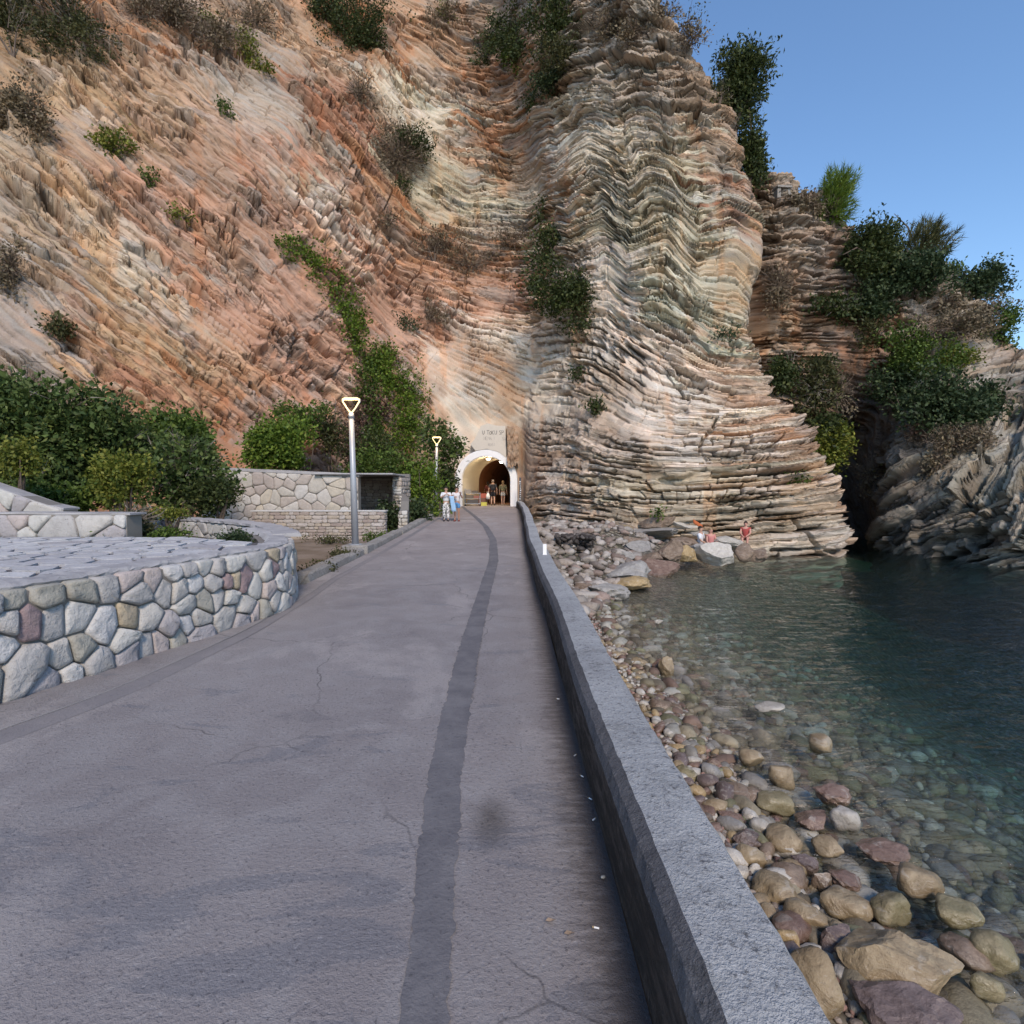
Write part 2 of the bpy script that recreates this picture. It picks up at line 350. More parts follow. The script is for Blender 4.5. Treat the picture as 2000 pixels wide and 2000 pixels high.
        fine = (.06 * fbm(A / .6, Z / .45, 3 + sd, 3) + .04 * fbm(A / .2, Z / .2, 4 + sd, 2)) * np.clip(amp * 5, .12, 1)
        d = d * mult * (1.0 + .55 * sstep(2, -8, s.P[..., 0])) + big * fl * .9 + fine
        s.D = s.P + s.N * d[..., None]; s.amp = amp
        # colour of the beds: colours interfinger along the bedding
        sh = (rnd(ki, 700 + sd) - .5) * (7.0 if sd == 0 else 3.0) * np.clip(amp * 4, 0, 1) + (r3 - .5) * 1.2
        col = s.sample(sh * np.cos(th), sh * np.sin(th), slice(4, 7))
        v = 1 + np.clip(amp * 5, .15, 1) * (.42 * (rnd(ki, 720 + sd) - .5) + .30 * (r3 - .5)) + .16 * fbm(A / 1.1, Z / 1.1, 91 + sd, 4)
        warm = .75 * (r2 - .5) * np.clip(amp * 5, .1, 1) + .4 * fbm(A / 1.8, Z / 1.8, 95 + sd, 4)
        col = col * v[..., None] * (1 + warm[..., None] * np.array([.08, -.02, -.15]))
        run = sstep(.15, .5, fbm(A / .7, Z / 5.0, 99 + sd, 4))[..., None]; col = col * (1 + run * np.array([.04, -.10, -.20]))          # rust runs
        gr = sstep(.05, .5, fbm(A / 1.5 + 3, Z / 1.5, 97 + sd, 4) + .5 * (r5 - .5))[..., None]           # grey weathering
        col = col * (1 - .5 * gr) + .5 * gr * col.mean(2, keepdims=True) * np.array([1.06, 1.0, .93])
        # crack shade painted into the colour of the grooves between the limestone plates
        crack_shade = np.maximum(gro, cr * on * .7) * np.clip(amp * 6, 0, 1)
        col = col * (1 - .60 * crack_shade[..., None] * np.array([.90, 1.0, 1.05]))
        s.C = np.clip(col, .02, .85)
    def build(s, name, m, cut=None, back=None):
        V = s.D; C = s.C; B = s.B
        if back is not None:            # the top runs on as a slope behind the edge
            ex = [V]; cx = [C]; bx_ = [B]
            for k, (dy, dz) in enumerate(back):
                q = V[:, -1:].copy(); q[..., 1] += dy; q[..., 2] += dz + .5 * fbm(q[..., 0] / 2, q[..., 1] / 2, 5, 3); ex.append(q); cx.append(C[:, -1:]); bx_.append(B[:, -1:])
            V = np.concatenate(ex, 1); C = np.concatenate(cx, 1); B = np.concatenate(bx_, 1)
        ni, nj = V.shape[:2]; idx = np.arange(ni * nj).reshape(ni, nj)
        F = np.stack([idx[:-1, :-1], idx[1:, :-1], idx[1:, 1:], idx[:-1, 1:]], -1).reshape(-1, 4)
        Vf = V.reshape(-1, 3)
        if cut is not None:
            c = Vf[F].mean(1); F = F[~cut(c)]
        o = np_mesh(name, Vf, F, m, col=C.reshape(-1, 3)); at_ = o.data.attributes.new('Bed', 'FLOAT_VECTOR', 'POINT'); at_.data.foreach_set('vector', np.ascontiguousarray(B.reshape(-1, 3), np.float32).ravel()); return o
    def pick(s, px, py):
        """rock surface point and outward normal at a place of the photograph"""
        if not hasattr(s, 'UD'): s.Ds = s.D[::4, ::4]; s.Ns = s.N[::4, ::4]; s.UD, s.WD = project(s.Ds); s.pen = (s.Ds[..., 1] - 20) * 1.5
        d = (s.UD - px) ** 2 + (s.WD - py) ** 2 + s.pen
        i, j = np.unravel_index(np.argmin(d), d.shape); return Vector(s.Ds[i, j]), Vector(s.Ns[i, j])

OR = (.43, .235, .135); PK = (.455, .27, .19); OC = (.48, .33, .20); TN = (.44, .315, .22); GY = (.40, .345, .29); RD = (.36, .19, .125)
PL = (.63, .57, .465); GG = (.50, .47, .37); GN = (.39, .395, .30); WP = (.71, .60, .505); DG = (.27, .24, .21); PLS = (.70, .62, .515)
A_CP = [
 (40, 80, 30, .32, .2, (.28, .20, .13), 0), (60, 350, 48, .32, .3, (.34, .27, .2), 0), (40, 620, 45, .25, .3, (.33, .29, .26), 0), (20, 450, 45, .3, .25, (.38, .33, .28), 0),
 (110, 470, 40, .4, .14, OC, 0), (200, 250, 38, .3, .3, TN, 0), (150, 180, 38, .3, .25, OC, 0), (330, 180, 35, .28, .3, TN, 0), (300, 110, 30, .28, .25, OR, 0), (400, 330, 42, .34, .38, (.38, .27, .2), 0), (300, 380, 42, .3, .36, PK, 0),
 (245, 530, 40, .9, .06, (.52, .45, .35), 0), (290, 640, 36, .8, .05, OC, 0), (330, 680, 34, .7, .06, OC, 0), (170, 640, 38, .25, .18, OR, 0), (150, 780, 40, .3, .12, OC, 0), (90, 700, 42, .3, .2, (.36, .3, .25), 0),
 (360, 560, 38, .25, .3, GY, 0), (430, 600, 36, .27, .3, PK, 0), (500, 720, 28, .25, .22, PK, 0), (420, 740, 34, .22, .16, OR, 0), (330, 800, 36, .25, .1, RD, 0), (560, 780, 30, .25, .16, PK, 0), (620, 700, 24, .25, .22, PK, 0), (250, 840, 40, .3, .1, RD, 0),
 (560, 560, 36, .32, .34, PK, 0), (640, 400, 30, .34, .34, (.48, .39, .29), 0), (660, 470, 32, .34, .3, WP, 0), (520, 420, 38, .33, .34, PK, 0), (450, 480, 40, .33, .38, (.38, .26, .19), 0), (480, 130, 25, .28, .2, (.32, .26, .21), 0), (470, 160, 40, .3, .25, GY, 0),
 (560, 260, 38, .35, .36, GY, 0), (600, 330, 40, .33, .3, PK, 0), (650, 230, 45, .25, .12, RD, 0), (560, 60, 30, .3, .12, TN, 0), (700, 320, 45, .28, .16, RD, 0), (740, 400, 40, .28, .26, OR, 0), (700, 500, 36, .3, .3, PK, 0), (820, 500, 20, .28, .24, OR, 0), (780, 600, 38, .25, .28, PK, 0), (700, 600, 36, .25, .26, PK, 0),
 (950, 520, 15, .33, .25, PK, 0), (900, 470, 18, .3, .2, OR, 0), (920, 590, 10, .42, .3, PK, 0), (1020, 560, 8, .4, .2, PK, 0), (800, 700, 40, .25, .26, PK, 0), (850, 650, 40, .25, .22, PK, 0),
 (830, 170, 34, .2, .25, GG, .1), (860, 260, 30, .18, .26, PL, .15), (790, 200, 40, .2, .26, PL, .1), (800, 330, 34, .18, .2, GG, .1), (960, 330, 4, .24, .3, TN, .2), (900, 400, 28, .17, .18, GG, .2), (1000, 260, 8, .25, .25, OR, .1), (930, 230, 22, .24, .25, TN, .1),
 (970, 410, 10, .18, .2, GG, .35), (1045, 300, 0, .24, .2, TN, .1), (1060, 430, -4, .22, .2, OR, .1), (1010, 440, 0, .2, .1, GY, .1), (720, 120, 30, .24, .25, OR, 0), (700, 60, 30, .24, .16, OR, 0), (830, 60, 20, .3, .15, TN, 0), (930, 150, 20, .3, .18, OR, 0), (1000, 60, 10, .3, .15, DG, 0),
 (1120, 250, -4, .24, .34, PL, .35), (1120, 350, 4, .24, .36, PL, .1), (1100, 420, 6, .24, .3, PL, .05), (1190, 200, -12, .26, .36, PL, .4), (1250, 260, -14, .24, .36, PL, .3), (1260, 340, 4, .22, .36, PL, .5), (1180, 330, -2, .22, .36, PL, .5), (1350, 320, 22, .24, .34, GG, .4),
 (1200, 430, 12, .19, .32, GG, .6), (1300, 440, 20, .18, .32, GG, .6), (1280, 510, 28, .17, .28, GG, .5), (1400, 450, 34, .2, .32, GG, .4), (1390, 560, 36, .18, .26, GG, .4), (1440, 600, 40, .2, .2, GG, .1), (1250, 545, 26, .17, .1, GN, .1), (1400, 640, 36, .17, .1, GN, .1),
 (1150, 110, 4, .3, .3, DG, 0), (1200, 120, 8, .4, .45, GY, .1), (1260, 160, 18, .45, .5, GY, .3), (1190, 40, 4, .3, .3, GY, 0), (1320, 180, 22, .36, .4, GY, .1), (1390, 170, 25, .34, .35, (.33, .25, .19), 0), (1400, 300, 25, .32, .3, (.35, .26, .19), 0), (1450, 400, 40, .3, .2, RD, 0), (1450, 500, 60, .3, .14, OC, 0), (1460, 600, 60, .3, .14, OC, 0),
 (1140, 520, 20, .28, .25, WP, 0), (1200, 570, 14, .28, .26, WP, 0), (1300, 620, 28, .28, .28, WP, 0), (1350, 680, 34, .3, .32, WP, 0), (1250, 680, 22, .36, .32, WP, 0), (1380, 760, 40, .3, .2, PLS, 0), (1330, 760, 30, .36, .34, WP, 0), (1440, 660, 20, .3, .2, GY, 0),
 (1400, 830, 16, .28, .34, WP, 0), (1280, 800, 22, .32, .32, WP, 0), (1220, 770, 24, .36, .26, (.48, .39, .31), 0), (1150, 700, 18, .36, .2, (.50, .41, .32), 0), (1170, 820, 22, .34, .22, (.48, .37, .29), 0), (1230, 850, 26, .3, .3, (.42, .33, .26), 0),
 (1060, 640, 14, .4, .2, (.50, .38, .28), 0), (1000, 660, 14, .4, .12, PLS, 0), (960, 640, 18, .4, .16, WP, 0), (1050, 720, 20, .6, .04, PLS, 0), (1080, 770, 20, .6, .04, PLS, 0), (1010, 780, 20, .6, .02, PLS, 0), (960, 740, 60, .6, .02, (.43, .27, .165), 0), (985, 780, 60, .6, .02, (.45, .29, .18), 0), (930, 780, 30, .6, .06, (.50, .44, .37), 0), (890, 800, 30, .6, .03, PLS, 0),
 (860, 780, 60, .4, .12, (.46, .33, .25), 0), (850, 720, 70, .3, .2, WP, 0), (900, 700, 60, .4, .12, (.47, .34, .25), 0), (870, 850, 60, .5, .04, (.42, .27, .18), 0), (1000, 870, 80, .5, .03, (.42, .30, .2), 0), (940, 860, 0, .6, .02, PLS, 0),
 (1040, 860, 70, .5, .06, (.34, .255, .2), 0), (1070, 920, 60, .5, .08, (.36, .27, .21), 0), (1035, 940, 80, .5, .06, (.30, .22, .17), 0), (1090, 850, 40, .5, .08, (.40, .31, .24), 0), (1140, 900, 10, .34, .14, WP, 0), (1110, 950, 0, .3, .16, WP, 0), (1060, 990, -30, .22, .26, TN, 0), (1150, 1010, -22, .24, .26, WP, 0), (1110, 1020, -30, .2, .24, (.47, .37, .27), 0),
 (1215, 960, -72, .24, .22, (.46, .39, .30), 0), (1240, 1000, -72, .26, .26, (.44, .38, .30), 0), (1290, 940, -60, .22, .3, (.49, .41, .30), 0), (1350, 950, -68, .22, .36, (.47, .40, .30), 0), (1380, 1000, -66, .24, .4, (.42, .36, .28), 0), (1420, 920, -20, .3, .36, GY, 0),
 (1480, 880, -10, .36, .4, (.38, .33, .28), 0), (1450, 960, -30, .36, .4, GY, 0), (1500, 800, 30, .4, .34, (.44, .32, .24), 0), (1540, 860, -30, .4, .3, OR, 0), (1560, 960, -25, .4, .2, OC, 0), (1480, 740, 6, .3, .3, (.42, .33, .26), 0),
 (1480, 1040, -34, .38, .44, (.47, .42, .37), 0), (1550, 1040, -36, .38, .46, (.49, .44, .39), 0), (1620, 1060, -58, .4, .44, (.47, .42, .36), 0), (1600, 1000, -30, .4, .36, (.46, .39, .32), 0), (1420, 1040, -36, .36, .4, (.42, .37, .31), 0)]
B_CP = [
 (1530, 420, 15, .4, .36, (.34, .28, .22), 0), (1570, 480, 14, .4, .42, (.40, .33, .27), 0), (1600, 560, 8, .4, .42, (.40, .31, .25), 0), (1630, 500, 8, .4, .42, (.33, .24, .19), 0), (1500, 560, 30, .4, .15, (.38, .265, .19), 0), (1540, 600, 10, .35, .2, (.42, .31, .215), 0), (1590, 630, 6, .32, .25, (.42, .29, .21), 0),
 (1560, 660, 6, .26, .3, (.38, .265, .19), 0), (1640, 660, 2, .28, .34, (.31, .205, .15), 0), (1700, 690, -4, .3, .3, (.31, .205, .15), 0), (1500, 680, 20, .3, .2, TN, 0), (1650, 740, 0, .3, .2, (.2, .13, .10), 0), (1680, 850, 86, .4, .34, (.15, .135, .125), 0), (1640, 900, 84, .4, .3, (.13, .12, .11), 0), (1690, 1000, 86, .4, .3, (.10, .095, .09), 0),  # deep cleft: its shade is put into the dark rock colours
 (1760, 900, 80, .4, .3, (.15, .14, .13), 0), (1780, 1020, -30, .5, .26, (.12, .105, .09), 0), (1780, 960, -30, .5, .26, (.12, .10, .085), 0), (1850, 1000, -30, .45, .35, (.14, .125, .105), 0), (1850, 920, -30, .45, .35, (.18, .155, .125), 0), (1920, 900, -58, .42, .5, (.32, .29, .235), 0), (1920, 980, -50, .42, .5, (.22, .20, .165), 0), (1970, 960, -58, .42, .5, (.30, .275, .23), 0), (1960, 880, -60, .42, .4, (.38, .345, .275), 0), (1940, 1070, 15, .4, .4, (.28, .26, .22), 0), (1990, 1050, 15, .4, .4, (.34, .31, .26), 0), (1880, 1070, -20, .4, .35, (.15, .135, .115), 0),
 (1720, 520, 8, .4, .3, DG, 0), (1800, 560, 12, .38, .36, (.36, .31, .26), 0), (1870, 600, 16, .4, .36, (.36, .31, .26), 0), (1820, 660, 50, .35, .34, GY, 0), (1900, 700, 40, .4, .3, (.37, .32, .26), 0), (1960, 760, 50, .4, .3, (.36, .32, .27), 0), (1980, 700, 50, .4, .3, (.32, .25, .2), 0)]
TUN = dict(cx=-1.64, r=1.97, z0=0.5, h=3.58, y=34.95)
def arch_z(x, r, h):           # half ellipse springing from straight jambs
    sp = h - r * 0.98; q = np.clip(1 - ((x - TUN['cx']) / r) ** 2, 0, 1); return TUN['z0'] + sp + np.sqrt(q) * r * .98
CA = Cliff(A_NET, 1240, 740, [34, 35, 37, 38, 41, 44, 46, 46, 44, 41, 38, 36, 35, 34, 34, 34, 34], A_CP, 0, [.05, .15, 1.5, 2.6, 2.2, 1.8, 1.4, 1.3, 1.2, 1.5, 1.7, 1.9, 1.8, 1.4, .9, .15])
_X, _Z = CA.P[..., 0], CA.Z
_f = 1 - sstep(3.4, 1.9, np.abs(_X - TUN['cx'] - .1) / 1.0) * sstep(7.2, 5.6, _Z) * (CA.P[..., 1] > 34)
_f = np.clip(_f, .0, 1)
CA.displace(flat=_f, mult=1.0)
def _cut(c): 
    ok = (np.abs(c[:, 0] - TUN['cx']) < 1.78) & (c[:, 1] > 33.5) & (c[:, 1] < 38)
    return ok & (c[:, 2] < arch_z(c[:, 0], 1.78, 3.38))
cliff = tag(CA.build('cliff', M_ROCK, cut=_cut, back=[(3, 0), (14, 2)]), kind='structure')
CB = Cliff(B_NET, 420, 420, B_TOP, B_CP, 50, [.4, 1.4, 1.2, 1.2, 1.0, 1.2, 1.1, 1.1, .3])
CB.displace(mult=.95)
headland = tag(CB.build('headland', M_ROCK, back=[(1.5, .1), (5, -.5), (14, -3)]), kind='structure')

# ------------------------------------------------------------------ ground, path, water
def pz(Y): return .5 * sstep(7., 34., np.asarray(Y, float))
SEA = -1.5
def m_concrete():
    g = G('path_concrete'); P = g('NewGeometry').outputs['Position']; sx = g('SeparateXYZ', {0: P})
    n = g.noise(P, .55, 5, .6); nf = g.noise(P, 46, 4, .8); nb = g.noise(g.map(P, (2.2, 14, 1)), 3.2, 4, .6); n2 = g.noise(P, 2.4, 6, .65, .6)
    c = g.ramp(n, [(.25, (.20, .18, .18)), (.5, (.26, .235, .23)), (.75, (.31, .28, .27))])
    c = g.mix(g.mr(n2, .42, .66, 0, .6), c, (.31, .29, .285)); c = g.mix(g.mr(n2, .40, .28, 0, .45), c, (.145, .135, .145))
    c = g.mix(g.mr(nb, .5, .75, 0, .16), c, g.mix(1, c, (.68, .66, .66), 'MULTIPLY'))
    # smooth bluish patches where the skin of the slab has worn
    st = g.noise(g.map(P, (.9, 2.6, 1)), 1.1, 5, .6, 1.2)
    near = g.mr(sx.outputs[1], 1.8, 3.6, 1, .0)
    wear = g.mr(g.math('ADD', g.math('ADD', st, g.math('MULTIPLY', g.math('SUBTRACT', nf, .5), .22)), g.math('MULTIPLY', near, .10)), .61, .66)
    c = g.mix(g.math('MULTIPLY', wear, .5), c, (.16, .163, .182))
    # rusty far end, trodden dirt
    c = g.mix(g.mr(sx.outputs[1], 9, 24, 0, .55), c, g.mix(1, c, (1.25, 1.1, 1.0), 'MULTIPLY'))
    pp = g.noise(g.map(P, (1, .6, 1), (0, 0, 0), (7, 3, 0)), .9, 6, .68, .4); c = g.mix(g.mr(pp, .53, .64, 0, .6), c, (.37, .335, .32))
    cw = g('VectorMath', {0: P, 1: g('VectorMath', {0: g('TexNoise', {'Vector': P, 'Scale': 2.5, 'Detail': 4.0}).outputs['Color'], 1: (.35, .35, 0)}, operation='MULTIPLY').outputs[0]}, operation='ADD').outputs[0]
    ck = g('TexVoronoi', {'Vector': cw, 'Scale': .42}, feature='DISTANCE_TO_EDGE').outputs['Distance']; c = g.mix(g.math('MULTIPLY', g.mr(ck, .0, .004, 1, 0), g.mr(n, .42, .6, 0, .75)), c, (.06, .055, .055))
    pit = g.mr(nf, .56, .68); c = g.mix(g.math('MULTIPLY', pit, .7), c, (.06, .055, .06))
    lite = g.mr(nf, .44, .30); c = g.mix(g.math('MULTIPLY', lite, .5), c, (.42, .40, .40))
    # dirt gathered along the foot of the parapet
    dn = g.noise(g.map(P, (1.6, 6, 1)), 4, 5, .7)
    dirt = g.mr(g.math('ADD', sx.outputs[0], g.math('MULTIPLY', dn, .34)), .33, .56)
    c = g.mix(g.math('MULTIPLY', dirt, .8), c, (.045, .035, .032))
    # oil spot
    dv = g('VectorMath', {0: P, 1: (-.10, 2.62, 0)}, operation='SUBTRACT'); dl = g('VectorMath', {0: g.map(dv.outputs[0], (1, .55, 1))}, operation='LENGTH')
    c = g.mix(g.math('MULTIPLY', g.mr(g.math('ADD', dl.outputs['Value'], g.math('MULTIPLY', n2, .1)), .05, .20, 1, 0), .6), c, (.05, .04, .032))
    h = g.math('ADD', nf, g.math('MULTIPLY', nb, .12))
    return g.done(c, g.mr(wear, 0, 1, .85, .65), g.bump(h, .014, 1.0), spec=.3)
M_CONC = m_concrete()
def grid_sheet(name, xs, ys, zf, m, parent=None, skip=None):
    X, Y = np.meshgrid(xs, ys, indexing='ij'); Z = zf(X, Y); n1, n2 = X.shape
    idx = np.arange(n1 * n2).reshape(n1, n2); F = np.stack([idx[:-1, :-1], idx[1:, :-1], idx[1:, 1:], idx[:-1, 1:]], -1).reshape(-1, 4)
    V = np.stack([X, Y, Z], -1).reshape(-1, 3)
    if skip is not None: F = F[~skip(V[F].mean(1))]
    return np_mesh(name, V, F, m, parent)
xs = np.concatenate([np.arange(-30, -3.5, .5), np.linspace(-3.45, .42, 22)])
ys = np.concatenate([np.arange(-12, 9.3, .45), np.arange(9.3, 60, .6)])
path = tag(grid_sheet('path', xs, ys, lambda X, Y: pz(Y) + .006 * fbm(X * .8, Y * .8, 3, 2), M_CONC, skip=lambda c: (c[:, 0] < -3.45) & (c[:, 1] > 9.2)), kind='structure')
nr0 = np.random.default_rng(4)
def ribbon(name, ctr, wid, dz, m, parent, seed, jag=.02, step=.03):
    """thin ragged strip lying on the path"""
    ctr = np.array(ctr, float); Y = np.arange(ctr[0, 1], ctr[-1, 1], step); X = np.interp(Y, ctr[:, 1], ctr[:, 0]); w = np.interp(Y, ctr[:, 1], wid) / 2
    k = np.ones(31) / 31; Xp = np.pad(X, 15, mode='edge'); X = np.convolve(Xp, k, 'valid')
    jl = .35 * jag * nr0.normal(size=len(Y)) * .5 + jag * .5 * fbm(Y * 3.1, Y * 0 + seed, seed, 5, .75); jr = .35 * jag * nr0.normal(size=len(Y)) * .5 + jag * .5 * fbm(Y * 3.1, Y * 0 + seed + 7, seed + 7, 5, .75)
    V = []; F = []
    for q in range(len(Y)):
        z = float(pz(Y[q])) + dz; V += [(X[q] - w[q] + jl[q], Y[q], z - .003), (X[q], Y[q], z), (X[q] + w[q] + jr[q], Y[q], z - .003)]
        if q: b = q * 3; F += [(b - 3, b - 2, b + 1, b), (b - 2, b - 1, b + 2, b + 1)]
    return mesh_obj(name, V, F, m, parent)
def m_strip(name, a, b):
    g = G(name); P = g('NewGeometry').outputs['Position']; n = g.noise(P, 3, 5, .7); f = g.noise(P, 45, 4, .75)
    c = g.mix(g.mr(n, .35, .7), a, b); c = g.mix(g.mr(f, .58, .7, 0, .6), c, tuple(x * .4 for x in a))
    return g.done(c, .85, g.bump(f, .008), spec=.25)
M_STRIP = m_strip('cement_strip', (.125, .12, .128), (.18, .172, .176))
ribbon('repair_strip', [(-.25, .4), (-.265, 1.7), (-.33, 2.4), (-.39, 3.3), (-.43, 5.5), (-.43, 8), (-.40, 12), (-.55, 16), (-.95, 20), (-1.7, 25), (-2.5, 30), (-3.1, 34.5)],
       [.13, .145, .175, .195, .21, .2, .2, .2, .19, .18, .18, .18], .009, M_STRIP, path, 3, .03)
M_BAND = m_strip('trowelled_band', (.205, .19, .192), (.24, .22, .218)); M_LINE = m_strip('pale_joint', (.30, .285, .27), (.24, .23, .225))
ribbon('trowelled_band', [(-3.75, 2.4), (-3.40, 3.1), (-3.05, 4.3), (-2.92, 6.1), (-3.0, 8.2), (-3.12, 9.6), (-3.14, 24)], [.28, .26, .2, .16, .14, .13, .12], .007, M_BAND, path, 8, .006)
ribbon('joint_line', [(-3.91, 2.4), (-3.55, 3.1), (-3.17, 4.3), (-3.02, 6.1), (-3.08, 8.2), (-3.2, 9.6), (-3.22, 24)], [.016] * 7, .009, M_LINE, path, 9, .005)

# beach and sea bed: one sheet that dips under the water
def bed(X, Y):
    sh = np.interp(Y, [-20, 3, 8, 12.6, 15.6, 18.1, 21.6, 24, 40], [2.0, 2.05, 2.05, 2.0, 2.6, 4.2, 6.0, 8.5, 12])    # shoreline
    d = X - sh
    z = np.where(d < 0, SEA + .02 - d * (.12 + .2 * sstep(13, 20, Y)), SEA + .02 - .16 * d - .021 * d ** 2)
    z = np.minimum(z, SEA + .75 + .6 * sstep(14, 24, Y)); z = np.maximum(z, -5.2)
    return z + .05 * fbm(X * .9, Y * .9, 5, 3)
def m_bed():
    g = G('sea_bed'); P = g('NewGeometry').outputs['Position']
    v = g('TexVoronoi', {'Vector': P, 'Scale': 7.0}); v2 = g('TexVoronoi', {'Vector': P, 'Scale': 17.0})
    c = g.ramp(g('SeparateColor', {0: v.outputs['Color']}).outputs[0], [(0, (.13, .11, .08)), (.35, (.22, .19, .13)), (.6, (.30, .26, .19)), (.85, (.20, .13, .10)), (1, (.36, .33, .27))])
    c = g.mix(.4, c, g.ramp(g('SeparateColor', {0: v2.outputs['Color']}).outputs[0], [(0, (.1, .09, .07)), (1, (.34, .28, .21))]))
    alg = g.noise(P, .45, 5, .6); c = g.mix(g.mr(alg, .45, .7, 0, .6), c, (.07, .085, .045))
    c = g.mix(g.mr(v.outputs['Distance'], .35, .6, 0, .8), c, (.045, .04, .032))
    h = g.math('SUBTRACT', 1.0, v.outputs['Distance'])
    return g.done(c, .8, g.bump(h, .06), spec=.3)
tag(grid_sheet('beach', np.concatenate([np.arange(.6, 12, .16), np.arange(12, 90, 1.5)]), np.concatenate([np.arange(-70, 0, 2.), np.arange(0, 30, .16), np.arange(30, 46, .8)]), bed, m_bed()), kind='structure')

def m_water():
    g = G('clear_sea_water'); P = g('NewGeometry').outputs['Position']
    n1 = g.noise(g.map(P, (.55, 2.3, 1), (0, 0, R(-14))), 2.1, 3, .55, .5); n2 = g.noise(g.map(P, (1, 1.7, 1), (0, 0, R(12))), 7.5, 3, .6, .3)
    nr = g.bump(g.math('ADD', n1, g.math('MULTIPLY', n2, .45)), .12, 1.0)
    fc = g('LayerWeight', {'Blend': .5, 'Normal': nr}).outputs['Facing']; fr = g.math('MULTIPLY_ADD', g.math('POWER', fc, 5.0), .96, .025); gl = g('BsdfGlossy', {'Color': (1, 1, 1), 'Roughness': .03, 'Normal': nr})
    rf = g('BsdfRefraction', {'Color': (1, 1, 1), 'Roughness': .0, 'IOR': 1.33, 'Normal': nr}); tr = g('BsdfTransparent', {'Color': (1, 1, 1)})
    th = g('MixShader', {0: .22}); g.put(th.inputs[1], tr.outputs[0]); g.put(th.inputs[2], rf.outputs[0])
    mx = g('MixShader', {0: fr}); g.put(mx.inputs[1], th.outputs[0]); g.put(mx.inputs[2], gl.outputs[0])
    g.t.links.new(mx.outputs[0], g.out.inputs[0])
    ab = g('VolumeAbsorption', {'Color': (.05, .56, .52), 'Density': .27}); g.t.links.new(ab.outputs[0], g.out.inputs[1])
    return g.m
def water():
    xs = np.concatenate([np.arange(.5, 22, .11), np.geomspace(22, 320, 22)]); ys = np.concatenate([-np.geomspace(320, 1, 24), np.arange(0, 30, .11), np.arange(30, 48, .6)])
    X, Y = np.meshgrid(xs, ys, indexing='ij')
    amp = sstep(0, 3, X - 2) * .6 + .4
    wv = .034 * fbm((X * .92 + Y * .38) * 1.1, (Y * .92 - X * .38) * 2.3, 8, 3) + .016 * fbm(X * 3.1, Y * 4.7, 18, 2)
    Z = SEA + wv * amp; n1, n2 = X.shape; idx = np.arange(n1 * n2).reshape(n1, n2)
    F = np.stack([idx[:-1, :-1], idx[1:, :-1], idx[1:, 1:], idx[:-1, 1:]], -1).reshape(-1, 4)
    V = np.stack([X, Y, Z], -1).reshape(-1, 3); b = len(V)
    per = np.concatenate([idx[:, 0], idx[-1, 1:], idx[-2::-1, -1], idx[0, -2:0:-1]])
    Vb = V[per].copy(); Vb[:, 2] = -9; k = len(per); q = np.arange(k)
    side = np.stack([per[q], b + q, b + (q + 1) % k, per[(q + 1) % k]], -1)
    V = np.concatenate([V, Vb]); o = np_mesh('sea_water', V, np.concatenate([F, side]), m_water(), smooth=True)
    bm = bmesh.new(); bm.from_mesh(o.data); bm.verts.ensure_lookup_table(); bm.faces.new([bm.verts[b + i] for i in range(k)][::-1])
    bm.to_mesh(o.data); bm.free(); return tag(o, kind='structure')
water()
# gravel yard left of the path
def m_gravel():
    g = G('yard_gravel'); P = g('NewGeometry').outputs['Position']; n = g.noise(P, .7, 5, .6); f = g.noise(P, 22, 5, .8)
    c = g.mix(g.mr(n, .38, .62), (.19, .14, .095), (.30, .235, .18)); c = g.mix(g.mr(f, .5, .75, 0, .6), c, (.10, .08, .06)); c = g.mix(g.mr(f, .42, .28, 0, .5), c, (.42, .37, .32))
    return g.done(c, .9, g.bump(f, .03), spec=.2)
M_GRAV = m_gravel()
tag(grid_sheet('gravel_yard', np.arange(-40, -3.2, .4), np.arange(9.0, 40, .4), lambda X, Y: -.14 + .04 * fbm(X, Y, 9, 3) + sstep(21, 28, Y) * .3, M_GRAV), kind='structure')

# ------------------------------------------------------------------ stone walls
def clip(poly, p, n):
    out = []; m = len(poly)
    for i in range(m):
        a, b = poly[i], poly[(i + 1) % m]; da = (a[0] - p[0]) * n[0] + (a[1] - p[1]) * n[1]; db = (b[0] - p[0]) * n[0] + (b[1] - p[1]) * n[1]
        if da <= 0: out.append(a)
        if da * db < 0: t = da / (da - db); out.append((a[0] + (b[0] - a[0]) * t, a[1] + (b[1] - a[1]) * t))
    return out
def inside(poly, p):
    c = False; m = len(poly)
    for i in range(m):
        (x1, y1), (x2, y2) = poly[i], poly[i - 1]
        if (y1 > p[1]) != (y2 > p[1]) and p[0] < (x2 - x1) * (p[1] - y1) / (y2 - y1) + x1: c = not c
    return c
def cells(region, size, rng, asp=1.0):
    """irregular stones filling a convex region: relaxed Voronoi cells"""
    xs = [p[0] for p in region]; ys = [p[1] for p in region]; pts = []
    nx = max(1, round((max(xs) - min(xs)) / (size * asp))); ny = max(1, round((max(ys) - min(ys)) / size))
    for i in range(nx):
        for j in range(ny):
            p = (min(xs) + (i + .5 + (.5 if j % 2 else 0) - .25 + rng.uniform(-.33, .33)) * (max(xs) - min(xs)) / nx, min(ys) + (j + .5 + rng.uniform(-.33, .33)) * (max(ys) - min(ys)) / ny)
            if inside(region, p) and rng.random() > .27: pts.append(p)
    out = []
    for i, p in enumerate(pts):
        poly = list(region)
        for q in sorted(pts, key=lambda q: (q[0] - p[0]) ** 2 + (q[1] - p[1]) ** 2)[1:18]:
            poly = clip(poly, ((p[0] + q[0]) / 2, (p[1] + q[1]) / 2), (q[0] - p[0], q[1] - p[1]))
            if len(poly) < 3: break
        if len(poly) >= 3: out.append(poly)
    return out
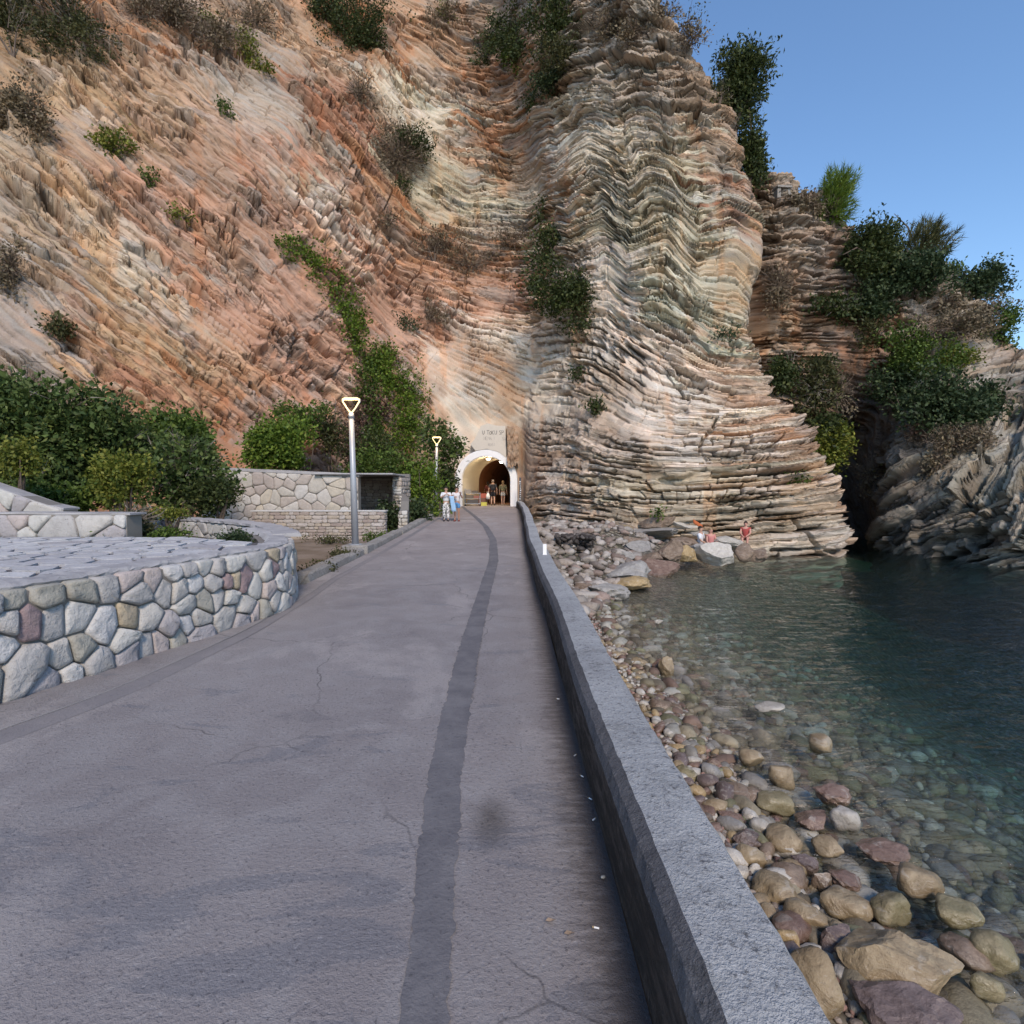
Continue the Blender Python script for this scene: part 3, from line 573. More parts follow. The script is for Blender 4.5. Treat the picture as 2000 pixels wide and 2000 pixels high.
def courses(w, h, row, length, rng, top=None):
    out = []; v = 0
    while v < h - .02:
        rh = min(row * rng.uniform(.65, 1.4), h - v); u = -rng.uniform(0, length)
        if h - v - rh < row * .4: rh = h - v
        while u < w:
            L = length * rng.uniform(.45, 1.6); a, b = max(u, 0), min(u + L, w)
            if b - a > .04 and (top is None or v + rh * .6 < top((a + b) / 2)):
                j = lambda: rng.uniform(-.012, .012)
                out.append([(a + j(), v + j()), (b + j(), v + j()), (b + j(), v + rh + j()), (a + j(), v + rh + j())])
            u += L
        v += rh
    return out
def stone(poly, f, rng, gap=.008, deep=.06, rnd_=.22, name='stone', m=None, parent=None, flat=False):
    cx = sum(p[0] for p in poly) / len(poly); cy = sum(p[1] for p in poly) / len(poly)
    r = max(.02, min(math.hypot(p[0] - cx, p[1] - cy) for p in poly)); k = max(.4, 1 - gap / r)
    q = [(cx + (p[0] - cx) * k, cy + (p[1] - cy) * k) for p in poly]; c = []
    for i in range(len(q)):                       # cut the corners
        a, b = q[i], q[(i + 1) % len(q)]
        if math.hypot(a[0] - b[0], a[1] - b[1]) < r * .12: continue
        for t in (rnd_, 1 - rnd_): c.append((a[0] + (b[0] - a[0]) * t, a[1] + (b[1] - a[1]) * t))
    n = len(c)
    if n < 4: return
    dp = deep * rng.uniform(.7, 1.35); V = []; F = []; tx, ty = rng.uniform(-.25, .25), rng.uniform(-.25, .25)
    rings = [(1.0, -.05), (.985, dp * .5), (.92, dp * .92), (.66, dp * 1.02)] if not flat else [(1.0, -.04), (.99, dp)]
    for s_, d in rings:
        for p in c:
            jit = 0 if d < 0 else rng.uniform(-.16, .16) * dp * (0.2 if flat else 1)
            u, v = cx + (p[0] - cx) * s_, cy + (p[1] - cy) * s_
            V.append(f(u, v, d + jit + (0 if d < 0 else (tx * (u - cx) + ty * (v - cy)) * (.35 if not flat else .05))))
    for k_ in range(len(rings) - 1):
        for i in range(n): F.append((k_ * n + i, k_ * n + (i + 1) % n, k_ * n + n + (i + 1) % n, k_ * n + n + i))
    b = (len(rings) - 1) * n
    if flat: F.append(tuple(b + i for i in range(n)))
    else:
        V.append(f(cx + rng.uniform(-.2, .2) * r, cy + rng.uniform(-.2, .2) * r, dp * rng.uniform(1.0, 1.25))); F += [(b + i, b + (i + 1) % n, b + n) for i in range(n)]
    return mesh_obj(name, V, F, m, parent, smooth=not flat)
def m_stone(name, stops, tint=(1, 1, 1), sc=7):
    g = G(name); oi = g('ObjectInfo').outputs['Random']; P = g('NewGeometry').outputs['Position']
    base = g.ramp(oi, stops, True); n = g.noise(P, sc, 5, .7); n2 = g.noise(P, sc * 4.5, 4, .7)
    c = g.mix(g.mr(n, .4, .68, 0, .55), base, g.mix(.5, base, (.22, .205, .19))); c = g.mix(g.mr(n, .42, .25, 0, .5), c, (.55, .53, .52))
    c = g.mix(g.mr(n2, .58, .72, 0, .55), c, (.10, .09, .085)); c = g.mix(1, c, tint, 'MULTIPLY')
    return g.done(c, .88, g.bump(g.math('ADD', n, g.math('MULTIPLY', n2, .5)), .03, .9), spec=.2)
PAL1 = [(0, (.42, .40, .38)), (.18, (.50, .47, .43)), (.30, (.38, .35, .35)), (.42, (.56, .54, .51)), (.54, (.47, .40, .37)), (.62, (.36, .34, .29)), (.72, (.52, .50, .46)), (.85, (.29, .21, .21)), (.89, (.45, .37, .26)), (.92, (.58, .56, .54))]
PAL2 = [(0, (.50, .46, .40)), (.25, (.56, .52, .47)), (.45, (.46, .40, .35)), (.62, (.53, .47, .38)), (.8, (.42, .36, .32)), (.92, (.58, .55, .51))]
M_ST1 = m_stone('fieldstone', PAL1); M_ST2 = m_stone('pale_limestone', PAL2); M_ST3 = m_stone('thin_coursed_stone', PAL2, (.84, .80, .80), 9)
M_MORT = plain('dark_mortar', (.20, .185, .17), .95); M_MORT2 = plain('grey_mortar', (.24, .22, .195), .95)
M_COPE = m_strip('coping_mortar', (.40, .385, .38), (.29, .28, .285)); M_WCOPE = m_strip('white_coping', (.58, .56, .53), (.46, .44, .42))
rg = random.Random(5)
class Poly:
    """plan polyline with arc length; gives position and outward normal"""
    def __init__(s, pts, sub=8):
        P = np.array(pts, float); t = np.linspace(0, len(P) - 1, (len(P) - 1) * sub + 1); s.P = catmull(t, np.arange(len(P)), P)
        s.L = np.concatenate([[0], np.cumsum(np.linalg.norm(np.diff(s.P, axis=0), axis=1))]); s.len = s.L[-1]
    def at(s, u):
        x = np.interp(u, s.L, s.P[:, 0]); y = np.interp(u, s.L, s.P[:, 1]); e = .03
        tx = np.interp(u + e, s.L, s.P[:, 0]) - np.interp(u - e, s.L, s.P[:, 0]); ty = np.interp(u + e, s.L, s.P[:, 1]) - np.interp(u - e, s.L, s.P[:, 1])
        k = math.hypot(tx, ty) + 1e-9; return x, y, ty / k, -tx / k
def sweep(name, pl, prof, m, parent, n=40, wob=0.0, seed=0):
    """prof: list of (outward offset, z) swept along the polyline"""
    V = []; F = []; k = len(prof)
    for i in range(n + 1):
        u = pl.len * i / n; x, y, nx, ny = pl.at(u)
        for j, (o, z) in enumerate(prof):
            w = wob * (rg.random() - .5); V.append((x + nx * (o + w), y + ny * (o + w), z + wob * .5 * (rg.random() - .5)))
        if i:
            for j in range(k): F.append(((i - 1) * k + j, (i - 1) * k + (j + 1) % k, i * k + (j + 1) % k, i * k + j))
    F.append(tuple(range(k - 1, -1, -1))); F.append(tuple(n * k + j for j in range(k)))
    return mesh_obj(name, V, F, m, parent)
# --- the terrace: curved front wall, paving, planter
TZ = .86
terr = tag(empty('stone_terrace', (-3.6, 5.5, 0)), 'raised terrace of big multicoloured fieldstones with crazy paving left of the path', 'terrace')
terr.location = (0, 0, 0)
front = Poly([(-5.2, 0.2), (-4.75, 1.6), (-4.3, 2.9), (-3.85, 4.16), (-3.36, 5.96), (-3.09, 7.0), (-3.10, 7.6), (-3.28, 8.2), (-3.65, 8.95), (-4.15, 9.75), (-4.85, 10.6)])
sweep('wall_core', front, [(0, -.1), (0, TZ - .06), (-.45, TZ - .06), (-.45, -.1)], M_MORT, terr, 60)
def fmap(u, v, d): x, y, nx, ny = front.at(u); lean = .05 * (v / TZ); return (x + nx * (d - lean), y + ny * (d - lean), v)
for poly in cells([(0.6, -.03), (front.len, -.03), (front.len, TZ - .03), (0.6, TZ - .03)], .172, rg, 1.05): stone(poly, fmap, rg, .005, .075, .10, 'stone', M_ST1, terr)
sweep('coping', front, [(-.07, TZ - .06), (-.05, TZ - .02), (-.09, TZ + .006), (-.30, TZ + .010), (-.36, TZ - .05)], M_COPE, terr, 150, .04)
# paved floor
reg = [(-12, 2.6), (-4.75, 2.6), (-4.25, 4.16), (-3.7, 5.96), (-3.42, 7.1), (-3.55, 7.75), (-5.0, 8.55), (-12, 8.55)]
mesh_obj('bedding_mortar', [(p[0], p[1], TZ - .02) for p in reg], [tuple(range(len(reg)))], plain('paving_joint', (.11, .105, .11), .95), terr)
M_PAVE = m_stone('crazy_paving', [(0, (.46, .45, .455)), (.3, (.52, .51, .51)), (.55, (.42, .41, .42)), (.75, (.55, .54, .535)), (.9, (.38, .36, .365))])
pmap = lambda u, v, d: (u, v, TZ - .02 + d)
conv = [(-11.2, 3.3), (-4.55, 3.3), (-4.25, 4.16), (-3.7, 5.96), (-3.45, 7.1), (-3.6, 7.7), (-5.0, 8.5), (-11.2, 8.5)]
sl_n = 0
for poly in reversed(cells(conv, .275, rg, 1.05)):
    if sl_n >= 300: break
    if stone(poly, pmap, rg, .024, .022, .08, 'paving_slab', M_PAVE, terr, True): sl_n += 1
# low wall behind the paving
def wall_xz(parent, x0, x1, Y, z0, top, size, m, mort, name='stone', asp=1.0, deep=.05, thick=.35, gap=.006):
    """straight wall facing the path, top(x) gives its height"""
    reg = [(x0, z0), (x1, z0), (x1, top(x1)), (x0, top(x0))]
    mesh_obj('wall_core', [(x, y, z) for y in (Y, Y + thick) for x, z in reg], [(0, 1, 2, 3), (7, 6, 5, 4), (3, 2, 6, 7), (1, 5, 6, 2), (0, 3, 7, 4)], mort, parent)
    for poly in cells(reg, size, rg, asp): stone(poly, lambda u, v, d: (u, Y - d, v), rg, gap, deep, .13, name, m, parent)
def cope_xz(parent, x0, x1, Y, top, thick, h, m, n=14, over=.04):
    V = []; F = []
    for i in range(n + 1):
        x = x0 + (x1 - x0) * i / n; z = top(x) + rg.uniform(-.008, .008)
        V += [(x, Y - over + rg.uniform(-.01, .01), z), (x, Y - over, z + h), (x, Y + thick, z + h), (x, Y + thick, z)]
        if i: b = i * 4; F += [(b - 4, b - 3, b + 1, b), (b - 3, b - 2, b + 2, b + 1), (b - 2, b - 1, b + 3, b + 2), (b - 1, b - 4, b, b + 3)]
    F += [(0, 3, 2, 1), (n * 4, n * 4 + 1, n * 4 + 2, n * 4 + 3)]
    mesh_obj('coping', V, F, m, parent)
lw = tag(empty('terrace_back_wall'), 'low fieldstone wall with pale coping at the back of the crazy paving', 'wall')
wall_xz(lw, -13, -6.0, 8.6, TZ - .05, lambda x: 1.2, .24, M_ST1, M_MORT2, asp=1.35); cope_xz(lw, -13.05, -5.95, 8.6, lambda x: 1.2, .40, .03, M_COPE, over=.0)
pw = tag(empty('planter_wall'), 'curved rear planter wall of dark mixed stones behind the terrace paving', 'wall')
rear = Poly([(-3.75, 8.8), (-3.95, 9.25), (-4.5, 10.15), (-5.3, 11.3), (-6.6, 12.5), (-8.2, 13.6), (-9.8, 14.2)])
sweep('wall_core', rear, [(0, -.2), (0, TZ - .03), (.2, TZ - .03), (.2, -.2)], M_MORT, pw, 40)
def rmap(u, v, d): x, y, nx, ny = rear.at(u); return (x - nx * d, y - ny * d, v)
for poly in cells([(.1, .25), (rear.len - .1, .25), (rear.len - .1, TZ - .04), (.1, TZ - .04)], .25, rg, 1.2): stone(poly, rmap, rg, .006, .05, .14, 'stone', M_ST1, pw)
sweep('coping', rear, [(-.07, TZ - .03), (-.06, TZ + .02), (.34, TZ + .03), (.36, TZ - .03)], M_COPE, pw, 70, .03)
tag(mesh_obj('planter_soil', [(-12, 8.7, .5), (-3.6, 8.7, .5), (-3.9, 9.4, .5), (-5.3, 11.2, .5), (-8.2, 13.5, .5), (-13, 14.5, .5)], [(0, 1, 2, 3, 4, 5)], plain('dark_soil', (.07, .055, .04), .95)), kind='structure')
gw = tag(empty('garden_wall'), 'fieldstone wall with sloping top at the far left edge above the terrace', 'wall')
gtop = lambda x: 1.86 - max(0, (x + 10.6)) * .36 if x < -8.7 else 1.2
wall_xz(gw, -14, -10.6, 10.6, .5, lambda x: 1.86, .3, M_ST1, M_MORT, asp=1.2); wall_xz(gw, -10.6, -8.6, 10.6, .5, gtop, .3, M_ST1, M_MORT, asp=1.2)
cope_xz(gw, -14, -8.6, 10.6, lambda x: gtop(x) if x > -10.6 else 1.86, .4, .035, M_COPE, over=.0)
yw = tag(empty('yard_wall'), 'tall pale limestone wall behind the lamp post, below the green bush', 'wall')
ytop = lambda x: 2.30 - (x + 11) * .045
wall_xz(yw, -11.6, -5.75, 20.7, -.2, ytop, .335, M_ST2, M_MORT2, asp=1.15, deep=.04); cope_xz(yw, -11.65, -5.7, 20.7, ytop, .5, .11, M_COPE)
cw = tag(empty('coursed_wall'), 'low wall of thin coursed stones with a white coping in front of the pale wall', 'wall')
MB().box((-6.75, 19.4, .3), (4.6, .34, .98)).build('wall_core', M_MORT2, cw)
for poly in courses(4.6, .96, .105, .27, rg): stone(poly, lambda u, v, d: (-9.05 + u, 19.23 - d, v - .16), rg, .007, .03, .14, 'stone', M_ST3, cw)
for poly in courses(.34, .96, .105, .27, rg): stone(poly, lambda u, v, d: (-4.45 + d, 19.23 + u, v - .16), rg, .007, .03, .14, 'stone', M_ST3, cw)
MB().box((-6.75, 19.4, .83), (4.7, .42, .05), bev=.01).build('coping', M_WCOPE, cw)
hut = tag(empty('ruined_hut'), 'dark roofless-looking stone hut with a thin slab roof behind the lamp post', 'hut')
hut['label'] = 'dark open stone hut with a thin slab roof between lamp post and shrubs'
MB().box((-5.6, 24.2, 1.0), (2.3, .3, 2.5)).box((-4.62, 23.2, .95), (.3, 1.9, 2.3)).build('wall_core', M_MORT, hut)
for poly in courses(1.9, 2.2, .13, .26, rg): stone(poly, lambda u, v, d: (-6.68 + u, 24.05 - d, v - .15), rg, .009, .045, .14, 'stone', M_ST3, hut)
for poly in courses(1.95, 2.2, .14, .27, rg): stone(poly, lambda u, v, d: (-4.47 + d, 22.22 + u, v - .15), rg, .008, .04, .14, 'stone', M_ST3, hut)
for poly in courses(.34, 2.1, .15, .3, rg): stone(poly, lambda u, v, d: (-4.79 + u, 22.25 - d, v - .1), rg, .007, .04, .14, 'quoin', M_ST2, hut)
for poly in courses(1.9, 2.1, .13, .26, rg): stone(poly, lambda u, v, d: (-4.77 - d, 24.1 - u, v - .1), rg, .008, .035, .14, 'stone', M_ST3, hut)
MB().box((-6.0, 22.5, 2.16), (2.9, 3.9, .06), rz=.06, bev=.015).build('roof', M_COPE, hut)
bw = tag(empty('broken_wall'), 'short broken wall of rough stones stepping down to the kerb beside the hut', 'wall')
bl = Poly([(-4.45, 22.3), (-4.2, 22.0), (-4.0, 21.5), (-3.95, 20.9)]); btop = lambda u: 1.42 - .25 * u - (.3 if u > 1.2 else 0)
def bmap(u, v, d): x, y, nx, ny = bl.at(u); return (x + nx * (.3 + d), y + ny * (.3 + d), v)
V = []; F = []
for i in range(13):
    u = bl.len * i / 12; x, y, nx, ny = bl.at(u); z = btop(u)
    V += [(x, y, -.1), (x, y, z), (x + nx * .3, y + ny * .3, z), (x + nx * .3, y + ny * .3, -.1)]
    if i: b = i * 4; F += [(b - 4, b - 3, b + 1, b), (b - 3, b - 2, b + 2, b + 1), (b - 2, b - 1, b + 3, b + 2)]
F += [(48, 49, 50, 51)]
mesh_obj('wall_core', V, F, M_MORT, bw)
for poly in courses(bl.len, 1.5, .14, .25, rg, btop):
    stone(poly, bmap, rg, .009, .05, .16, 'stone', M_ST2, bw)
ex, ey, enx, eny = bl.at(bl.len)
for poly in courses(.32, btop(bl.len) + .05, .15, .3, rg): stone(poly, lambda u, v, d: (ex + enx * u, ey - d, v), rg, .008, .05, .16, 'stone', M_ST2, bw)

# ------------------------------------------------------------------ parapet, kerb
def m_parapet(name, a, b, spk, sc=34, dark=None):
    g = G(name); P = g('NewGeometry').outputs['Position']; f = g.noise(P, sc, 5, .8); n = g.noise(P, 1.6, 4, .6); f2 = g.noise(P, sc * 2.3, 3, .7)
    c = g.mix(g.mr(n, .35, .65), a, b); big = g.noise(P, 4.5, 5, .7); c = g.mix(g.mr(big, .52, .7, 0, .5), c, g.mix(1, c, (.5, .49, .47), 'MULTIPLY')); c = g.mix(g.mr(f, .52, .66, 0, .8), c, spk); c = g.mix(g.mr(f2, .55, .72, 0, .5), c, tuple(min(.6, x * 1.8) for x in b))
    if dark: s = g.noise(g.map(P, (1, 1.2, 5)), 3.2, 4, .7); c = g.mix(g.mr(s, .35, .6), c, dark)
    return g.done(c, .9, g.bump(g.math('ADD', f, f2), .018, 1.0), spec=.2)
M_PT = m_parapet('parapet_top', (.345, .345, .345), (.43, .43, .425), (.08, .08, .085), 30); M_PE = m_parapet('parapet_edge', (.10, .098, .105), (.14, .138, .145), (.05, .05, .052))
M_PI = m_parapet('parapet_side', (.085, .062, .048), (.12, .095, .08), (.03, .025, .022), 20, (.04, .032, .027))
def parapet():
    prof = [(.395, -.05), (.40, .03), (.405, .285), (.425, .335), (.47, .365), (.60, .375), (.70, .368), (.722, .34), (.735, .1), (.78, -.6), (.84, -2.4)]
    Y = np.concatenate([np.arange(-8, 0, .5), np.arange(0, 12, .06), np.arange(12, 34.1, .2)]); k = len(prof); V = []; 
    for y in Y:
        bend = -.12 * sstep(29, 33.5, y) + .03 * math.sin(y * .35) + .012 * math.sin(y * 1.3)
        for j, (x, z) in enumerate(prof):
            e = .0035 if j in (3, 4, 6, 7) else .002
            V.append((x + bend + e * (rg.random() * 2 - 1), y, z + float(pz(y)) * (1 if j < 9 else 0) + e * (rg.random() * 2 - 1) + .012 * math.sin(y * .8 + 1)))
    F = []; MI = []
    for i in range(len(Y) - 1):
        for j in range(k - 1):
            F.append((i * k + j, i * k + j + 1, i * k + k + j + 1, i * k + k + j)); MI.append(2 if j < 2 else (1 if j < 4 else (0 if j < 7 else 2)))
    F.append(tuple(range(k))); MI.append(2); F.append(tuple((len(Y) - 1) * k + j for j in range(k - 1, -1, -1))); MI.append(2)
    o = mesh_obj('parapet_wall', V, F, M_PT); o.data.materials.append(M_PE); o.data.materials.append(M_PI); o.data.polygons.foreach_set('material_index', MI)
    bm = bmesh.new(); bm.from_mesh(o.data); bmesh.ops.recalc_face_normals(bm, faces=bm.faces); bm.to_mesh(o.data); bm.free()
    return tag(o, 'long low concrete parapet with dark inner face between path and sea', 'wall')
parapet()
M_KERB = m_parapet('kerb_concrete', (.26, .24, .22), (.33, .31, .285), (.13, .12, .11), 16)
kerb = tag(empty('concrete_kerb'), 'long weathered concrete kerb along the left edge of the path', 'kerb')
y0 = 9.35
while y0 < 34.3:
    y1 = min(y0 + rg.uniform(2.2, 3.4), 34.4); V = []; F = []; n = 10; dx = rg.uniform(-.03, .03); dh = rg.uniform(-.02, .03)
    for i in range(n + 1):
        y = y0 + (y1 - y0 - .012) * i / n; z = float(pz(y)); e = lambda a=.008: rg.uniform(-a, a); br = .05 if (i == 0 and y0 < 10) else 0
        V += [(-3.46 + dx + e(), y + br, z - .03), (-3.48 + dx + e(), y, z + .09 + dh + e()), (-3.53 + dx + e(), y + br, z + .125 + dh + e() - br), (-3.74 + dx + e(), y, z + .12 + dh + e() - br), (-3.77 + dx, y, z + .08 + dh), (-3.79 + dx, y, -.3)]
        if i:
            b = i * 6
            for j in range(5): F.append((b - 6 + j, b + j, b + j + 1, b - 5 + j))
    F += [tuple(range(6)), tuple(n * 6 + j for j in range(5, -1, -1))]
    mesh_obj('kerb_section', V, F, M_KERB, kerb); y0 = y1

# ------------------------------------------------------------------ street lamps
M_STEEL = plain('galvanised_steel', (.42, .43, .45), .45, Metallic=.35)
def emis(name, c, s):
    g = G(name); e = g('Emission', {'Color': c, 'Strength': s}); g.t.links.new(e.outputs[0], g.out.inputs[0]); return g.m
M_GLOW = emis('lamp_glow', (1.0, .74, .36), 1.7)
def street_lamp(X, Y, zb, H, lean, label):
    t = tag(empty('street_lamp', (X, Y, zb)), label, 'street lamp', 'lit street lamps along the path')
    z0 = .0; top = (lean[0], lean[1], H)
    MB().tube([(0, 0, z0), (lean[0] * .5, lean[1] * .5, H * .5), top], [.085, .072, .06], 12).build('pole', M_STEEL, t, True)
    MB().tube([(0, 0, z0), (0, 0, z0 + .02)], .16, 12).build('base_plate', M_STEEL, t)
    MB().tube([(lean[0], lean[1], H - .03), (lean[0], lean[1], H + .09)], [.072, .06], 12).build('collar', M_STEEL, t, True)
    h = empty('lamp_head', (lean[0], lean[1], H + .08)); h.parent = t
    q = [(0, 0, 0), (-.10, 0, .12), (-.205, 0, .285), (-.20, 0, .33), (-.15, 0, .35), (.15, 0, .35), (.20, 0, .33), (.205, 0, .285), (.10, 0, .12), (0, 0, 0)]
    MB().tube([(x, .012, z) for x, _, z in q], [.022, .017, .02, .026, .034, .034, .026, .02, .017, .022], 8).build('frame', M_STEEL, h, True)
    MB().tube([(x * .97, -.022, z) for x, _, z in q], [.018, .014, .017, .024, .031, .031, .024, .017, .014, .018], 8).build('light_band', M_GLOW, h, True)
    l = bpy.data.lights.new('lamp_light', 'POINT'); l.energy = 22; l.color = (1, .66, .30); l.shadow_soft_size = .12
    lo = bpy.data.objects.new('lamp_light', l); COL.objects.link(lo); lo.parent = h; lo.location = (0, -.12, .22)
    return t
t = street_lamp(-3.78, 13.3, .26, 3.06, (-.06, 0), 'nearest lit street lamp with triangular head on a concrete block')
MB().box((.05, .05, -.22), (.62, .6, .44), rz=0, bev=.02).build('concrete_block', M_KERB, t)
street_lamp(-3.72, 26.8, .42, 3.24, (.09, 0), 'far lit street lamp beside the tunnel, bearing a narrow blue sign')
sg = tag(empty('pole_sign', (-3.84, 26.69, 1.75)), 'narrow upright blue and white sign on the far lamp post', 'sign')
MB().box((0, 0, .35), (.20, .02, .74), bev=.004).build('panel', plain('sign_blue', (.08, .22, .42), .5), sg)
MB().box((.03, -.013, .33), (.10, .006, .62)).build('white_field', plain('sign_white', (.62, .66, .70), .5), sg)
for k in range(5): MB().box((.03, -.018, .12 + k * .11), (.06, .004, .035)).build('marking', plain('sign_mark', (.05, .1, .2), .5) if k == 0 else bpy.data.materials['sign_mark'], sg)

# ------------------------------------------------------------------ tunnel
tun = tag(empty('tunnel_portal', (0, 0, 0)), 'white arched tunnel mouth at the end of the path', 'tunnel')
M_WHITE = plain('white_paint', (.86, .84, .82), .6); M_CREAM = plain('cream_lining', (.66, .58, .44), .7)
def arch_pts(r, h, n=28):
    sp = h - r * .98; pts = [(TUN['cx'] - r, TUN['z0'] - .1)]
    for i in range(n + 1): a = math.pi * (1 - i / n); pts.append((TUN['cx'] + r * math.cos(a), TUN['z0'] + sp + r * .98 * math.sin(a)))
    return pts + [(TUN['cx'] + r, TUN['z0'] - .1)]
def loft(name, rows, m, parent=None, smooth=True, rough=0):
    V = []; F = []; n = len(rows[0][1])
    for k, (y, pts) in enumerate(rows):
        for i, (x, z) in enumerate(pts): V.append((x + max(0, y - TUN['y'] - .4) * .2 + rough * rg.uniform(-1, 1), y + rough * rg.uniform(-1, 1), z + rough * rg.uniform(-1, 1)))
        if k:
            for i in range(n - 1): F.append(((k - 1) * n + i, (k - 1) * n + i + 1, k * n + i + 1, k * n + i))
    return mesh_obj(name, V, F, m, parent, smooth)
Y0 = TUN['y']
loft('portal_ring', [(Y0 + .9, arch_pts(1.99, 3.6)), (Y0 + .02, arch_pts(1.97, 3.58)), (Y0, arch_pts(1.94, 3.55)), (Y0, arch_pts(1.56, 3.18)), (Y0 + .03, arch_pts(1.53, 3.15)), (Y0 + .5, arch_pts(1.53, 3.15))], M_WHITE, tun, False)
loft('lining', [(Y0 + .4, arch_pts(1.56, 3.18)), (Y0 + 4.6, arch_pts(1.56, 3.18))], M_CREAM, tun)
M_TROCK = plain('tunnel_rock', (.20, .12, .075), .95)
loft('rock_bore', [(Y0 + 4.5 + k * .5, arch_pts(1.62 + .5 * sstep(0, 3, k) + .12 * rg.random(), 3.25 + .5 * sstep(0, 3, k) + .15 * rg.random(), 20)) for k in range(26)] + [(Y0 + 17.4, arch_pts(.05, .1, 20))], M_TROCK, tun, False, .09)
# plaster field with hand-painted writing above the arch
M_PLAS = plain('pale_plaster', (.62, .555, .47), .9)
pl = [(-2.62, 4.42), (-2.35, 4.72), (-1.95, 5.55), (-1.5, 5.72), (-1.0, 5.58), (-.42, 5.55), (-.36, 4.2), (-.36, 3.55), (-.9, 3.95), (-1.6, 4.12), (-2.3, 4.0)]
yb = 34.93
bx, bz = np.meshgrid(np.linspace(-1.35, 1.35, 40), np.linspace(0, 1, 60), indexing='ij'); ang = np.clip(np.abs(bx), 0, 1.35)
BX = .06 + .36 * np.clip(bx, -1, 1) + .05 * fbm(bx * 2, bz * 6, 61, 3); BY = 34.55 + np.clip(np.abs(bx) - 1, 0, 1) * 2.6 + .30 * fbm(bx * 1.1, bz * 4, 62, 4) + .10 * fbm(bx * 3, bz * 11, 63, 3) + .5 * sstep(.93, 1, bz); BZ = 3.0 + 2.55 * bz + .12 * fbm(bx * 3, bz, 64, 3) - .3 * sstep(.1, 0, bz) * fbm(bx * 4, bz, 66, 2)
bi = np.arange(2400).reshape(40, 60); bc = np.array([.36, .255, .18]) * (1 + .3 * fbm(bx * 1.2, bz * 4, 65, 4))[..., None]
bo = np_mesh('rock_buttress', np.stack([BX, BY, BZ], -1).reshape(-1, 3), np.stack([bi[:-1, :-1], bi[1:, :-1], bi[1:, 1:], bi[:-1, 1:]], -1).reshape(-1, 4), M_ROCK, tun, col=bc.reshape(-1, 3))
bo.data.attributes.new('Bed', 'FLOAT_VECTOR', 'POINT').data.foreach_set('vector', np.ascontiguousarray(np.stack([BX, BZ * 3, 0 * BX + .05], -1).reshape(-1, 3), np.float32).ravel())
mesh_obj('plaster_field', [(x, yb, z) for x, z in pl] + [(x, yb + 1.2, z) for x, z in pl], [tuple(range(len(pl) - 1, -1, -1))] + [(i, (i + 1) % len(pl), len(pl) + (i + 1) % len(pl), len(pl) + i) for i in range(len(pl))], M_PLAS, tun)
def stroke(pts, w, m): MB().tube([(x, yb - .004, z) for x, z in pts], w, 4).build('painted_stroke', m, tun)
M_INK = plain('black_paint', (.05, .05, .055), .8); M_INK2 = plain('faded_paint', (.30, .28, .27), .9)
GL = {'U': [[(0, 1), (.05, .2), (.4, 0), (.75, .2), (.8, 1)]], 'T': [[(0, 1), (1, 1)], [(.5, 1), (.45, 0)]], 'O': [[(.4, 1), (0, .6), (.1, .1), (.5, 0), (.85, .4), (.75, .9), (.4, 1)]], 'K': [[(0, 1), (.05, 0)], [(.7, 1), (.05, .5), (.75, 0)]],
      'S': [[(.8, .9), (.3, 1), (.1, .7), (.7, .4), (.6, 0), (0, .1)]], 'P': [[(0, 0), (.05, 1), (.7, .9), (.65, .55), (.05, .5)]], 'R': [[(0, 0), (.05, 1), (.7, .9), (.65, .55), (.05, .5), (.8, 0)]], 'A': [[(0, 0), (.4, 1), (.8, 0)], [(.15, .4), (.65, .4)]], 'N': [[(0, 0), (0, 1), (.8, 0), (.8, 1)]], 'I': [[(.3, 0), (.3, 1)]], 'E': [[(.7, 1), (0, 1), (0, 0), (.7, 0)], [(0, .5), (.5, .5)]], 'M': [[(0, 0), (.1, 1), (.4, .4), (.7, 1), (.8, 0)]]}
def scrawl(word, x, z, h, w, m):
    for ch in word:
        if ch in GL:
            for st in GL[ch]: stroke([(x + p[0] * h * .62 + rg.uniform(-.01, .01), z + p[1] * h * (1 if ch != 'O' else .8)) for p in st], w, m)
        x += h * (.66 if ch != ' ' else .45)
scrawl('U TOKU SP', -1.86, 5.02, .25, .014, M_INK); scrawl('NEMA I', -1.78, 4.68, .2, .009, M_INK2); scrawl('SA', -.62, 4.66, .2, .009, M_INK2); scrawl('ROSI', -1.5, 4.3, .18, .008, M_INK2)
# ceiling lights
M_TL = emis('ceiling_lamp_glow', (1, .86, .62), 22)
for k, (x, y, z, e, lab) in enumerate([(-1.52, Y0 + .8, 3.55, 30, 'bright round ceiling lamp just inside the tunnel arch'), (-.75, Y0 + 3.8, 3.5, 14, 'small ceiling lamp deeper inside the tunnel')]):
    t = tag(empty('ceiling_lamp', (x, y, z)), lab, 'lamp', 'tunnel ceiling lamps')
    MB().tube([(0, 0, .06), (0, 0, 0)], .16, 12).build('housing', M_STEEL, t); MB().tube([(0, 0, 0), (0, 0, -.05), (0, 0, -.09)], [.14, .12, .05], 12).build('globe', M_TL, t, True)
    l = bpy.data.lights.new('ceiling_light', 'POINT'); l.energy = e; l.color = (1, .80, .52); l.shadow_soft_size = .1
    lo = bpy.data.objects.new('ceiling_light', l); COL.objects.link(lo); lo.parent = t; lo.location = (0, 0, -.16)

